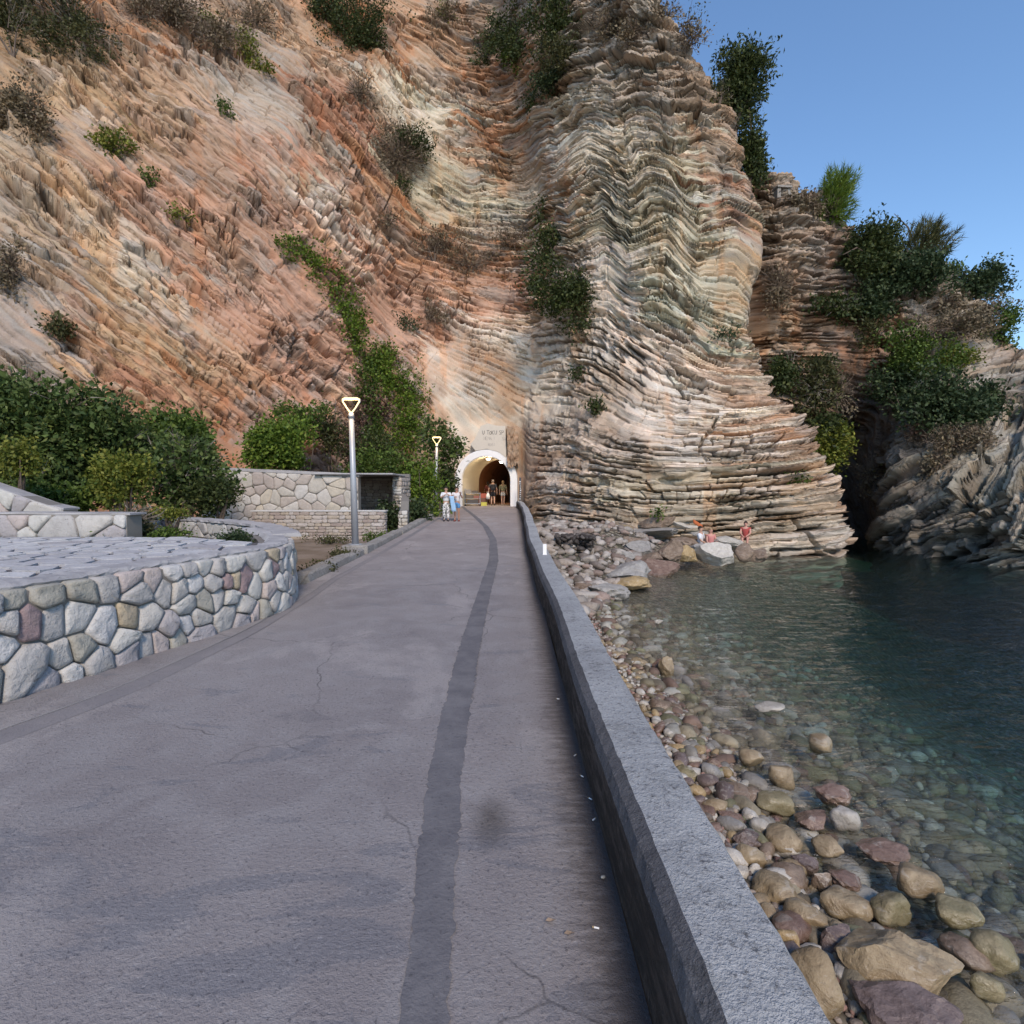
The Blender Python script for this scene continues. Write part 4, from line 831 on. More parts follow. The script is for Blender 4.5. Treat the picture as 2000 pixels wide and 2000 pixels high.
# ------------------------------------------------------------------ vegetation
def m_leaf(name, stops, rough=.55, tl=.25):
    g = G(name); r = g('NewGeometry').outputs['Random Per Island']; c = g.ramp(r, stops); cl = g.noise(g('NewGeometry').outputs['Position'], 1.6, 2, .5); c = g.mix(g.mr(cl, .42, .62, 0, .55), c, g.mix(1, c, (.55, .60, .6), 'MULTIPLY')); c = g.mix(g.mr(cl, .42, .28, 0, .45), c, g.mix(1, c, (1.5, 1.4, 1.1), 'MULTIPLY'))
    o = g('ObjectInfo').outputs['Random']; c = g.mix(g.math('MULTIPLY', o, .35), c, g.mix(1, c, (.8, .78, .7), 'MULTIPLY'))
    b = g('BsdfPrincipled', {'Base Color': c, 'Roughness': rough, 'Specular IOR Level': .25}); t = g('BsdfTranslucent', {'Color': c}); m = g('MixShader', {0: tl})
    g.put(m.inputs[1], b.outputs[0]); g.put(m.inputs[2], t.outputs[0]); g.t.links.new(m.outputs[0], g.out.inputs[0]); return g.m
LM = {'green': m_leaf('leaf_green', [(0, (.045, .08, .015)), (.5, (.085, .135, .025)), (.85, (.13, .19, .035)), (1, (.19, .24, .05))]),
      'bright': m_leaf('leaf_bright', [(0, (.06, .11, .014)), (.5, (.12, .19, .024)), (1, (.21, .27, .04))]),
      'dark': m_leaf('leaf_dark', [(0, (.03, .045, .014)), (.5, (.055, .076, .023)), (.9, (.085, .105, .032)), (1, (.14, .15, .045))]),
      'blue': m_leaf('leaf_bluegreen', [(0, (.028, .048, .020)), (.6, (.055, .085, .036)), (1, (.10, .13, .055))]),
      'olive': m_leaf('leaf_olive', [(0, (.045, .05, .02)), (.5, (.08, .085, .032)), (1, (.14, .13, .05))]),
      'yellow': m_leaf('leaf_yellow', [(0, (.08, .12, .02)), (.5, (.17, .19, .03)), (1, (.28, .27, .05))]),
      'fig': m_leaf('leaf_fig', [(0, (.045, .075, .022)), (.45, (.08, .12, .034)), (.85, (.13, .18, .05)), (1, (.20, .23, .08))]),
      'dry': m_leaf('leaf_dry', [(0, (.12, .09, .05)), (.5, (.19, .145, .09)), (1, (.27, .215, .14))], tl=.1),
      'red': m_leaf('leaf_redbrown', [(0, (.06, .03, .025)), (.6, (.10, .055, .045)), (1, (.16, .09, .06))], tl=.1)}
M_BARK = plain('bark', (.12, .09, .07), .95); M_TWIG = plain('grey_twig', (.21, .18, .15), .95); M_TWIGD = plain('brown_twig', (.17, .125, .09), .95)
nr = np.random.default_rng(11)
def unit(v): return v / (np.linalg.norm(v, axis=1, keepdims=True) + 1e-9)
def leaf_mesh(name, C, size, m, parent, out=None, aspect=.6):
    """C: leaf positions (n,3); every leaf is a small folded blade"""
    n = len(C); d = unit(nr.normal(size=(n, 3)) + (0 if out is None else out * .9) + np.array([0, -.15, .1])); s_ = unit(np.cross(d, unit(nr.normal(size=(n, 3))))); u = np.cross(d, s_)
    L = size * nr.uniform(.6, 1.4, (n, 1)); w = L * aspect * .5
    V = np.stack([C - d * L * .5, C + s_ * w + u * w * .35, C + d * L * .5, C - s_ * w + u * w * .35], 1).reshape(-1, 3)
    b = np.arange(n)[:, None] * 4; F = np.concatenate([b + [0, 1, 2], b + [0, 2, 3]], 0)
    return np_mesh(name, V, F, m, parent)
def needle_mesh(name, A, B, w, m, parent):
    """thin blades from A to B"""
    n = len(A); d = unit(B - A); s_ = unit(np.cross(d, unit(nr.normal(size=(n, 3))))) * (w * nr.uniform(.6, 1.3, (n, 1)))
    V = np.stack([A - s_, A + s_, B], 1).reshape(-1, 3); F = np.arange(n * 3).reshape(-1, 3); return np_mesh(name, V, F, m, parent)
def blob(n, rad, seed, lobes=7, thin=.0):
    """points through an uneven crown made of several lobes"""
    c = nr.normal(size=(lobes, 3)) * .42; c = c / np.maximum(1, np.linalg.norm(c, axis=1, keepdims=True) / .62); rr = nr.uniform(.34, .62, lobes)
    pts = []; 
    while sum(len(p) for p in pts) < n:
        k = nr.integers(0, lobes, n); d = unit(nr.normal(size=(n, 3))); r = rr[k][:, None] * nr.uniform(.35, 1.0, (n, 1)) ** .5
        p = c[k] + d * r; keep = vn3(p * 3.6 + seed * 7.7, seed) > -.22 + thin
        pts.append(p[keep])
    p = np.concatenate(pts)[:n]; k = nr.random(n) < .10; p[k] *= nr.uniform(1.05, 1.4, (k.sum(), 1)); return p * np.array(rad), unit(p)
def twigs(n, rad, seed, parent, m, base=(0, 0, 0), w=.012, up=.3):
    b = np.array(base); d = unit(nr.normal(size=(n, 3)) + np.array([0, -.1, up])); A = b + d * np.array(rad) * nr.uniform(.0, .45, (n, 1)); B = A + d * np.array(rad) * nr.uniform(.35, .85, (n, 1)) + nr.normal(size=(n, 3)) * np.mean(rad) * .1
    k = n // 2; i = nr.integers(0, n, k * 3); t = nr.uniform(.4, .95, (k * 3, 1)); A2 = A[i] + (B[i] - A[i]) * t; B2 = A2 + unit((B - A)[i] + nr.normal(size=(k * 3, 3)) * .6 * np.mean(rad)) * np.mean(rad) * nr.uniform(.15, .45, (k * 3, 1))
    return needle_mesh('twigs', np.concatenate([A, A2]), np.concatenate([B, B2]), w, m, parent)
def plant(name, label, cat, base, ctr, rad, kind, dens=1.0, leaf=.13, group=None, bare=0.0, thin=0.0, lobes=7, trunk=.05, mass=None):
    base = Vector(base); ctr = Vector(ctr); t = tag(empty(name, base), label, cat, group); c = np.array(ctr - base); seed = int(nr.integers(1, 9999))
    n = int(dens * mass)
    if kind != 'none' and n > 0:
        tw = max(12, n // 9); T, O = blob(tw, rad, seed, lobes, thin); i = nr.integers(0, tw, n)
        C = T[i] + nr.normal(size=(n, 3)) * leaf * 1.1; leaf_mesh('foliage', C + c, leaf, LM[kind], t, O[i])
    mb = MB(); rr = random.Random(seed)
    for k in range(4):
        e = Vector(c) + Vector((rr.uniform(-.5, .5) * rad[0], rr.uniform(-.4, .4) * rad[1], rr.uniform(-.2, .6) * rad[2])); mid = e * .5 + Vector((rr.uniform(-.1, .1) * rad[0], -.1 * rad[1], rr.uniform(-.1, .1) * rad[2]))
        mb.tube([(0, 0, 0), tuple(mid), tuple(e)], [trunk, trunk * .6, trunk * .2], 5)
    mb.build('stems', M_BARK, t)
    if bare: twigs(int(bare), [r * .95 for r in rad], seed, t, M_TWIG if kind != 'dry' and kind != 'red' else M_TWIGD, c, .008 + leaf * .05)
    return t
def on_rock(cl, px, py, rx, ry, kind, label, name='cliff_bush', cat='bush', dens=1.0, leaf=.15, bare=0, thin=0, lobes=7, group='bushes growing on the cliff', lift=.35, depth=.55):
    p, n = cl.pick(px, min(py + ry * .55, 1080)); Y = max(cl.pick(px, py)[0].y, p.y) - .25; k = Y / FPX
    c = at(px, py, Y - lift * rx * k); rx *= 1.25; ry *= 1.2; rad = (rx * k, max(.3, depth * rx * k), ry * k)
    return plant(name, label, cat, p - n * .15, c, rad, kind, dens, leaf, group, bare, thin, lobes, mass=rx * ry * 3.14 * .30)
def on_ground(px, py, rx, ry, Y, z, kind, label, name='shrub', cat='shrub', dens=1.0, leaf=.12, bare=0, thin=0, lobes=8, group='shrubs left of the path', depth=.7):
    c = at(px, py, Y); k = Y / FPX; return plant(name, label, cat, (c.x, Y + .1, z), c, (rx * k, depth * rx * k, ry * k), kind, dens, leaf, group, bare, thin, lobes, mass=rx * ry * 3.14 * .34)
# shrubs at the foot of the cliff, left
on_ground(60, 850, 175, 150, 14.5, .4, 'fig', 'very large green fig bush at the left edge of the picture', leaf=.15, bare=60, lobes=11)
on_ground(215, 880, 115, 95, 15.2, .4, 'fig', 'broad dark green fig bush right of the largest one', leaf=.14, bare=50, lobes=9)
on_ground(330, 850, 95, 60, 17.0, .2, 'green', 'rounded green bush behind the twiggy shrub, under the red cliff', leaf=.14)
on_ground(240, 945, 62, 68, 12.2, .5, 'yellow', 'yellowish green shrub in the middle of the left bushes', leaf=.09, dens=1.1)
on_ground(365, 925, 88, 85, 15.0, .4, 'fig', 'grey twiggy fig bush left of the pale limestone wall', leaf=.13, bare=260, dens=.8)
on_ground(420, 975, 60, 38, 14.5, .4, 'dark', 'low dark green bush behind the planter wall', leaf=.10)
on_ground(110, 975, 70, 30, 12.5, .8, 'green', 'low leafy plant behind the sloping garden wall', leaf=.11)
on_ground(30, 895, 45, 35, 11.2, .8, 'yellow', 'orange yellow flowering plant above the sloping garden wall', leaf=.08)
on_ground(545, 865, 88, 58, 23.0, .2, 'bright', 'bright green rounded bush above the tall pale wall', leaf=.16, dens=1.2)
on_ground(590, 815, 62, 36, 25.5, .5, 'green', 'green scrambling shrub above the bright green bush', leaf=.15, dens=.8, thin=.15)
on_ground(650, 850, 45, 62, 27, .5, 'olive', 'sparse olive shrub just behind the nearest lamp post', leaf=.15, dens=.7, thin=.2, bare=40)
on_ground(770, 925, 95, 60, 26.3, .2, 'green', 'large green shrub between the hut and the far lamp', leaf=.15, dens=1.15, lobes=11)
on_ground(828, 950, 48, 72, 24.6, .1, 'bright', 'tall bright green shrub beside the two children', leaf=.14, dens=1.2)
on_ground(725, 895, 60, 45, 28, .2, 'dark', 'dark green shrub above the hut roof', leaf=.15)
on_ground(858, 868, 44, 46, 31.0, .4, 'fig', 'fig tree with big dark leaves left of the tunnel arch', 'fig_tree', 'tree', leaf=.24, dens=.6)
on_ground(868, 930, 26, 50, 31.2, .4, 'dark', 'dark shrub filling the gap between far lamp and tunnel', leaf=.2, dens=.8)
on_ground(770, 1010, 34, 36, 22.0, -.1, 'blue', 'dark bluish green grass clump inside the broken wall', 'grass_clump', 'grass', leaf=.16)
on_ground(818, 1000, 36, 32, 22.6, .0, 'blue', 'bluish green plant by the kerb next to the broken wall', leaf=.12)
on_ground(742, 1050, 34, 11, 17.2, -.12, 'green', 'flat green weed patch at the end of the coursed wall', 'weed_patch', 'weeds', leaf=.07, dens=2)
on_ground(640, 1050, 50, 10, 17.5, -.13, 'olive', 'thin dry weeds on the gravel in front of the coursed wall', 'weed_patch', 'weeds', leaf=.06, dens=1.2, thin=.2)
on_ground(625, 1115, 40, 16, 10.6, -.14, 'olive', 'low olive weeds by the broken kerb end', 'weed_patch', 'weeds', leaf=.05, dens=2.5)
on_ground(670, 1085, 30, 10, 12.4, -.14, 'olive', 'dark weeds left of the lamp block', 'weed_patch', 'weeds', leaf=.05, dens=2.5)
# planter
on_ground(255, 1020, 62, 38, 9.3, .5, 'olive', 'scrubby olive plant in the planter next to the low back wall', 'planter_plant', 'plant', leaf=.05, dens=1.8, bare=200)
on_ground(215, 1038, 48, 16, 8.9, .75, 'green', 'low green creeper at the edge of the paving', 'planter_plant', 'plant', leaf=.05, dens=2.5)
on_ground(320, 1048, 42, 12, 9.0, .7, 'green', 'green creeper right of the scrubby planter plant', 'planter_plant', 'plant', leaf=.05, dens=2.5)
on_ground(450, 1058, 42, 14, 8.6, .7, 'blue', 'bluish green creeper at the right end of the paving', 'planter_plant', 'plant', leaf=.05, dens=2.5)
on_ground(330, 1003, 40, 12, 10.5, .7, 'yellow', 'yellow green plant hanging over the planter wall', 'planter_plant', 'plant', leaf=.05, dens=2)
# bushes on the main cliff
c1 = [(140, 45, 120, 85, 'olive', 'big brownish green bush at the top left of the cliff', 120, .8), (25, 60, 60, 80, 'olive', 'olive bush in the top left corner', 60, .8), (60, 235, 45, 65, 'dry', 'hanging dry brown bush below the top left corner', 160, .5), (15, 210, 40, 40, 'dry', 'dry scrub at the left edge of the cliff', 100, .5),
      (330, 30, 75, 45, 'dry', 'dry brown scrub along the top of the left cliff', 260, .6), (270, 20, 40, 40, 'dry', 'grey dry shrub right of the big brownish bush', 160, .3), (420, 70, 50, 40, 'dry', 'pale dry scrub near the yellow green tufts', 200, .4), (500, 40, 50, 40, 'dry', 'dry scrub left of the dark hanging bush', 200, .3), (20, 520, 30, 50, 'dry', 'dry scrub low at the left edge', 120, .3),
      (215, 285, 42, 26, 'yellow', 'bright yellow green cactus-like plant on the left cliff', 0, 1.0), (290, 350, 16, 13, 'green', 'tiny green plant below the bright yellow green one', 0, 1.0), (480, 95, 22, 34, 'yellow', 'yellow green tuft high on the left cliff', 0, .9), (510, 130, 26, 14, 'yellow', 'small yellow green tuft under another tuft', 0, .7), (400, 100, 18, 12, 'green', 'small green tuft in the dry scrub', 0, .8), (445, 220, 16, 16, 'green', 'small green plant on grey rock', 0, .7), (360, 420, 24, 12, 'yellow', 'flat yellow green plant in the middle of the red rock', 0, .7), (120, 640, 26, 16, 'olive', 'dull green tuft above the large fig bush', 0, .7), (408, 45, 14, 24, 'yellow', 'yellow green plant at the top of the cliff', 0, .8),
      (680, 55, 62, 78, 'dark', 'large dark green bush hanging at the top centre-left', 0, 1.2), (635, 20, 40, 40, 'dark', 'dark bush left of the large hanging one', 0, .9), (780, 310, 58, 60, 'dry', 'dry grey bush in the middle of the cliff', 320, .6), (805, 285, 48, 30, 'dark', 'dark green bush on top of the dry grey one', 0, .8), (785, 370, 22, 20, 'dark', 'small dark bush under the dry grey one', 0, .7),
      (1000, 50, 70, 55, 'dark', 'dark green trees at the top centre of the cliff', 0, 1.1), (1080, 60, 60, 55, 'dark', 'dark bush right of the top centre trees', 0, 1.0), (1095, 120, 45, 40, 'olive', 'yellowish bush below the top centre trees', 0, 1.0), (955, 100, 35, 28, 'dark', 'small dark bush left below the top centre trees', 30, .8), (1012, 125, 30, 32, 'green', 'little round tree with pale leaves under the top centre trees', 0, .7), (1070, 160, 40, 28, 'blue', 'dark bush hanging lowest under the top centre trees', 0, 1.0), (1040, 190, 22, 26, 'dark', 'dark tuft in the gully under the hanging bush', 0, .6), (870, 30, 40, 30, 'dry', 'dry scrub left of the top centre trees', 160, .4), (870, 30, 18, 28, 'yellow', 'yellow green plant among dry scrub at the top centre', 0, .5),
      (1090, 465, 42, 40, 'dark', 'dark green bush at the foot of the folded grey rock, upper one', 0, 1.0), (1118, 555, 72, 76, 'dark', 'large dark green bush in the centre of the cliff', 40, 1.15), (1058, 410, 14, 18, 'dark', 'small dark tuft above the central bushes', 0, .7), (850, 490, 48, 42, 'dry', 'purplish dry scrub on the red slope', 260, .3), (920, 520, 50, 30, 'dry', 'dry scrub right of the purplish one', 200, .25), (1000, 470, 45, 25, 'dry', 'low dry scrub under the grey slabs', 180, .2), (840, 610, 25, 30, 'dry', 'dry brown tuft above the ivy', 120, .3), (700, 180, 35, 40, 'dry', 'dry scrub on the red gully', 180, .2), (650, 520, 20, 20, 'dry', 'dry tuft beside the climbing vine', 80, .2), (760, 430, 22, 24, 'dry', 'dry shrub on the red rock under the grey bush', 90, .3),
      (795, 625, 18, 16, 'blue', 'grey green tuft on pink rock', 0, .8), (1128, 728, 14, 18, 'dark', 'small dark tuft right of the plaster patch', 0, .8), (1165, 797, 22, 14, 'dark', 'pair of dark tufts on pale rock', 0, .8), (1262, 100, 40, 26, 'green', 'green bush near the top right of the grey face', 0, .8), (1190, 50, 40, 30, 'dry', 'dry dark scrub at the top of the grey face', 160, .4), (1240, 60, 30, 30, 'dry', 'dry scrub left of the green bush near the top', 140, .3), (1345, 75, 34, 26, 'dry', 'dry scrub on the skyline', 160, .3), (1300, 30, 30, 26, 'dry', 'dry scrub at the upper skyline', 140, .3), (1405, 190, 26, 22, 'olive', 'olive scrub by the dark pine', 60, .6),
      (1285, 1000, 8, 7, 'green', 'tiny green plant near the water cave', 0, 1.0), (1195, 1030, 10, 7, 'green', 'tiny green plant above the dark pebbles', 0, 1.0), (1562, 935, 16, 9, 'green', 'small green plant on the orange nose', 0, 1.0), (1420, 650, 30, 14, 'blue', 'grey green growth where the faces meet', 0, .4)]
for px, py, rx, ry, kd, lab, br, dn in c1: on_rock(CA, px, py, rx, ry, kd, lab, bare=br, dens=dn, thin=.0 if dn > .7 else .1, leaf=.17 if kd == 'dark' else .15)
# bushes and trees on the headland
c2 = [(1575, 400, 48, 34, 'dry', 'dark dry scrub on the skyline left of the light pine', 220, .7), (1690, 510, 72, 58, 'dark', 'dense dark green bush at the shoulder of the headland', 0, 1.2), (1790, 560, 85, 58, 'blue', 'wide dark bush right of the shoulder bush', 0, 1.1), (1720, 590, 66, 36, 'blue', 'dark hanging bush below the shoulder', 0, 1.0), (1640, 600, 52, 28, 'dark', 'dark bush hanging above the red overhang', 30, .9), (1870, 640, 75, 40, 'dry', 'brown scrub on the upper headland', 260, .6), (1950, 610, 40, 30, 'dry', 'brown scrub at the right skyline', 160, .5), (1965, 650, 32, 48, 'green', 'green tree at the right skyline', 0, .9),
      (1790, 700, 95, 60, 'green', 'green bush with light top in the middle of the headland', 0, 1.0), (1770, 780, 85, 70, 'blue', 'large bluish dark bush in the middle of the headland', 0, 1.2), (1860, 790, 85, 66, 'blue', 'large dark bush right of the bluish one', 0, 1.1), (1875, 700, 40, 40, 'yellow', 'yellow green bush on the headland', 0, .7), (1940, 780, 40, 40, 'blue', 'dark bush near the right edge', 0, .8), (1700, 650, 40, 30, 'olive', 'olive bush right of the red overhang', 0, .7),
      (1760, 925, 28, 44, 'olive', 'sparse yellowish bush hanging over dark rock', 0, .6), (1790, 850, 32, 28, 'red', 'round reddish brown dry bush', 220, .2), (1870, 860, 60, 36, 'dry', 'brown twiggy scrub under the large dark bush', 300, .4), (1835, 900, 24, 40, 'dry', 'brown dry grass tuft hanging on the headland', 140, .4), (1910, 860, 40, 30, 'dry', 'brown scrub above pale tilted layers', 160, .4), (1520, 560, 40, 60, 'dry', 'dry scrub in the gully between the two cliffs', 260, .3), (1700, 930, 40, 60, 'dry', 'dry scrub hanging in the dark cleft', 160, .2), (1850, 590, 50, 24, 'dry', 'dry scrub on pale rock near the skyline', 140, .3)]
for px, py, rx, ry, kd, lab, br, dn in c2: on_rock(CB, px, py, rx * .82, ry * .82, kd, lab, bare=br, dens=dn, thin=.0 if dn > .7 else .1, leaf=.2 if kd in ('blue', 'dark') else .16, group='bushes growing on the headland')
c3 = [(1545, 720, 42, 48, 'dark', 'dark green bush beside the ruined masonry', 30, .9), (1590, 760, 52, 62, 'olive', 'olive bush hanging on the nose of the cliff', 60, 1.0), (1625, 860, 42, 62, 'yellow', 'yellow green bush lowest on the nose of the cliff', 0, .9), (1600, 830, 40, 50, 'dark', 'dark bush behind the yellow green one', 0, .8), (1640, 770, 40, 50, 'dry', 'bare grey twigs at the edge of the dark cleft', 280, .1)]
for px, py, rx, ry, kd, lab, br, dn in c3:
    k = 28.5 / FPX; c = at(px, py, 28.6); plant('cliff_bush', lab, 'bush', at(px - rx * .8, py + 10, 29.2), c, (rx * k, rx * k * .5, ry * k), kd, dn, .17, 'bushes on the nose of the cliff', br, 0, 7, mass=rx * ry)
# trees on the skyline
def tree(label, px, py, rx, ry, Y, kind, tx, ty, dens=1.3, leaf=.2, thin=0, lobes=10, wisp=False):
    k = Y / FPX; b = at(tx, ty, Y); c = at(px, py, Y); t = tag(empty('skyline_tree', b), label, 'tree', 'trees on the skyline'); o = np.array(c - b); rad = (rx * k, rx * k * .8, ry * k)
    n = int(rx * ry * dens)
    if not wisp:
        tw = n // 10; T, O = blob(tw, rad, int(nr.integers(1, 999)), lobes, thin); i = nr.integers(0, tw, n); leaf_mesh('crown', T[i] + nr.normal(size=(n, 3)) * leaf + o, leaf, LM[kind], t, O[i], .45)
    else:                 # light pine: sprays of needles swept upwards
        tw = n // 26; T, O = blob(tw, rad, int(nr.integers(1, 999)), lobes, thin); d = unit(O * .6 + np.array([.5, 0, 1.1]) + nr.normal(size=(tw, 3)) * .3)
        i = nr.integers(0, tw, n); s_ = nr.uniform(-.5, .6, (n, 1)); A = T[i] + d[i] * s_ + o; B = A + unit(d[i] + nr.normal(size=(n, 3)) * .45) * leaf * 1.6; needle_mesh('crown', A, B, .022, LM[kind], t)
        mb = MB()
        for q in range(0, tw, 3): mb.tube([tuple(o * .35), tuple(o * .6 + T[q] * .5), tuple(T[q] + o)], [.04, .025, .008], 4)
        mb.build('branches', M_BARK, t)
    mb = MB(); mb.tube([(0, 0, -.4), tuple(o * .5 + np.array([.05, 0, 0])), tuple(o * 1.1)], [.16, .12, .05], 7)
    for q in range(7): e = o + nr.normal(size=3) * np.array(rad) * .5; mb.tube([tuple(o * .45), tuple((o * .5 + e * .5)), tuple(e)], [.07, .045, .015], 5)
    mb.build('trunk', M_BARK, t); return t
tree('big dark pine leaning out from the skyline of the main cliff', 1452, 172, 56, 78, 30.2, 'dark', 1425, 300, 2.4, lobes=14)
tree('drooping dark tree below the big pine on the skyline', 1470, 290, 34, 62, 30.4, 'dark', 1462, 350, 2.0)
tree('light green young pine on the skyline above the gully', 1632, 385, 36, 52, 33.2, 'bright', 1625, 440, 3.0, .3, wisp=True)
tree('wispy pale green pine on the skyline right of the young pine', 1800, 470, 58, 40, 33, 'olive', 1795, 530, 1.6, .3, wisp=True, thin=.1)
tree('dark pine near the right end of the skyline', 1910, 555, 46, 50, 32, 'blue', 1905, 610, 1.8)
tree('small pointed pine between the wispy pine and the dark pine', 1862, 532, 10, 18, 33, 'green', 1864, 550, 2.2, .2)
tree('tall dark bush left of the wispy pine', 1700, 470, 60, 34, 32.6, 'dark', 1690, 520)
sp = tag(empty('bare_sapling', CA.pick(1325, 60)[0]), 'thin sapling with few leaves on the uppermost skyline', 'sapling')
o = np.array(at(1355, 30, sp.location.y) - sp.location); mb = MB(); mb.tube([(0, 0, -.2), tuple(o * .5), tuple(o)], [.04, .025, .01], 5)
for q in range(9): e = o * nr.uniform(.6, 1.3) + nr.normal(size=3) * .35; mb.tube([tuple(o * .55), tuple(e)], [.02, .006], 4)
mb.build('stems', M_BARK, sp); leaf_mesh('foliage', o * nr.uniform(.8, 1.4, (90, 1)) + nr.normal(size=(90, 3)) * .35, .13, LM['olive'], sp)
# climbing plants that cling to the rock
def vine(label, line, n, kind, leaf=.15, dry=0):
    t = tag(empty('climbing_vine', CA.pick(*line[0][:2])[0]), label, 'vine', 'ivy on the cliff'); P = []; N = []
    w = np.array([l[2] for l in line], float); L = np.array([l[:2] for l in line], float); seg = nr.choice(len(L) - 1, n // 7, p=(w[:-1] + w[1:]) / (w[:-1] + w[1:]).sum())
    for k in seg:
        f = nr.uniform(); q = L[k] * (1 - f) + L[k + 1] * f; r = w[k] * (1 - f) + w[k + 1] * f; p_, n_ = CA.pick(*(q + nr.normal(size=2) * r * .45)); P.append(p_); N.append(n_)
    P = np.array(P); N = np.array(N); N[N[:, 1] > 0] *= -1; i = nr.integers(0, len(P), n); o = np.array(t.location)
    C = P[i] + N[i] * nr.uniform(.05, .6, (n, 1)) + nr.normal(size=(n, 3)) * .16 - o; leaf_mesh('foliage', C, leaf, LM[kind], t, N[i], .7)
    mb = MB()
    for k in range(len(L) - 1): a = CA.pick(*L[k])[0] - t.location; b = CA.pick(*L[k + 1])[0] - t.location; mb.tube([a + Vector((0, -.1, 0)), (a + b) / 2 + Vector((.1, -.25, 0)), b + Vector((0, -.1, 0))], .03, 5)
    mb.build('stems', M_BARK, t)
    if dry: j = nr.integers(0, len(P), dry); ds = needle_mesh('dead_stems', P[j] + N[j] * .1 - o, P[j] + N[j] * .1 - o + np.array([0, -.1, -1.0]) * nr.uniform(.3, .9, (dry, 1)) + nr.normal(size=(dry, 3)) * .25, .012, M_TWIGD, t); tag(ds, kind='stuff')
vine('long green vine hanging diagonally across the red rock', [(545, 475, 22), (600, 505, 26), (650, 550, 30), (675, 610, 34), (692, 650, 22), (695, 690, 10)], 4200, 'bright')
vine('wide ivy mass on the cliff above the nearest lamp', [(745, 690, 22), (735, 730, 44), (790, 770, 42), (795, 830, 36), (775, 880, 40)], 6500, 'bright', dry=500)
vine('ivy patch left of the wide ivy mass', [(715, 700, 20), (705, 760, 26), (725, 820, 22), (720, 880, 34)], 3000, 'green', dry=700)
vine('reddish withered creeper between the ivy patches', [(745, 800, 24), (690, 800, 22), (680, 860, 26), (690, 900, 24)], 2200, 'red', dry=900)

# ------------------------------------------------------------------ boulders, pebbles
def rock_mesh(name, sub, seed, ang=0.0, flat=1.0):
    bm = bmesh.new(); bmesh.ops.create_icosphere(bm, subdivisions=sub, radius=1.0); r = random.Random(seed)
    V = np.array([v.co for v in bm.verts]); d = 1 + .32 * vn3(V * 1.2 + seed * 3.1, seed) + .12 * vn3(V * 3.1 + seed, seed + 1) + .04 * vn3(V * 7 + seed, seed + 2)
    V = V * d[:, None]
    for k in range(int(10 * ang)):                    # chip planar faces off
        n = np.array([r.gauss(0, 1) for _ in range(3)]); n /= np.linalg.norm(n); h = r.uniform(.55, .9); q = V @ n; V = V - np.maximum(q - h, 0)[:, None] * n
    if ang: V = V + .05 * np.stack([vn3(V * 4 + 9 * c, seed + 5 + c) for c in range(3)], 1) + .022 * np.stack([vn3(V * 11 + 9 * c, seed + 5 + c) for c in range(3)], 1)
    for v, c in zip(bm.verts, V): v.co = c
    me = bpy.data.meshes.new(name); bm.to_mesh(me); bm.free()
    if ang < .5: me.polygons.foreach_set('use_smooth', [True] * len(me.polygons))
    return me
def m_pebble(name, a, b, vein=(.5, .46, .4), wet=0):
    g = G(name); o = g.co(); P = g('NewGeometry').outputs['Position']; rr = g('ObjectInfo').outputs['Random']; n = g.noise(P, 6, 5, .65, .6); n2 = g.noise(P, 26, 4, .7); st = g.noise(g.map(P, (1, 1, 4)), 5, 3, .6, 1.0)
    c = g.mix(g.mr(n, .35, .66), a, b); c = g.mix(g.mr(st, .58, .66, 0, .35), c, vein); c = g.mix(g.mr(n2, .55, .72, 0, .55), c, tuple(x * .35 for x in a)); c = g.mix(g.math('MULTIPLY', rr, .45), c, g.mix(1, c, (.62, .6, .58), 'MULTIPLY'))
    # algae below the tide line
    z = g('SeparateXYZ', {0: P}).outputs[2]; c = g.mix(g.mr(g.math('ADD', z, g.math('MULTIPLY', n, .16)), SEA + .20, SEA + .02, 0, .62), c, (.085, .072, .04))
    return g.done(c, g.mr(z, SEA + .05, SEA + .35, .25, .7), g.bump(g.math('ADD', n, g.math('MULTIPLY', n2, .4)), .03, .8), spec=.4)
PM = {'tan': m_pebble('tan_stone', (.25, .185, .11), (.36, .28, .175)), 'olive': m_pebble('olive_stone', (.20, .17, .09), (.30, .25, .15)), 'red': m_pebble('red_stone', (.17, .105, .08), (.25, .17, .13)), 'purple': m_pebble('purple_stone', (.13, .095, .085), (.205, .155, .14)),
      'grey': m_pebble('grey_stone', (.26, .245, .225), (.36, .34, .315)), 'pale': m_pebble('pale_stone', (.42, .385, .33), (.54, .50, .44)), 'brown': m_pebble('brown_stone', (.17, .12, .085), (.27, .2, .145)), 'ochre': m_pebble('ochre_stone', (.33, .23, .11), (.42, .31, .17))}
ROUND = [rock_mesh('rounded_stone', 3, k, .4 if k % 2 else .25) for k in range(1, 9)]; CHIP = [rock_mesh('angular_stone', 4, 20 + k, .9) for k in range(8)]; SMALL = [rock_mesh('pebble', 2, 40 + k) for k in range(6)]
VAR = {}
def variant(me, kind):
    k = (me.name, kind)
    if k not in VAR: q = me.copy(); q.materials.clear(); q.materials.append(PM[kind]); VAR[k] = q
    return VAR[k]
rb = random.Random(21)
def put_rock(name, label, cat, loc, sc, kind, mesh, group, rot=None):
    o = bpy.data.objects.new(name, variant(mesh, kind)); COL.objects.link(o); o.location = loc; o.scale = sc
    o.rotation_euler = rot or (rb.uniform(-.35, .35), rb.uniform(-.35, .35), rb.uniform(0, 6.28)); return tag(o, label, cat, group)
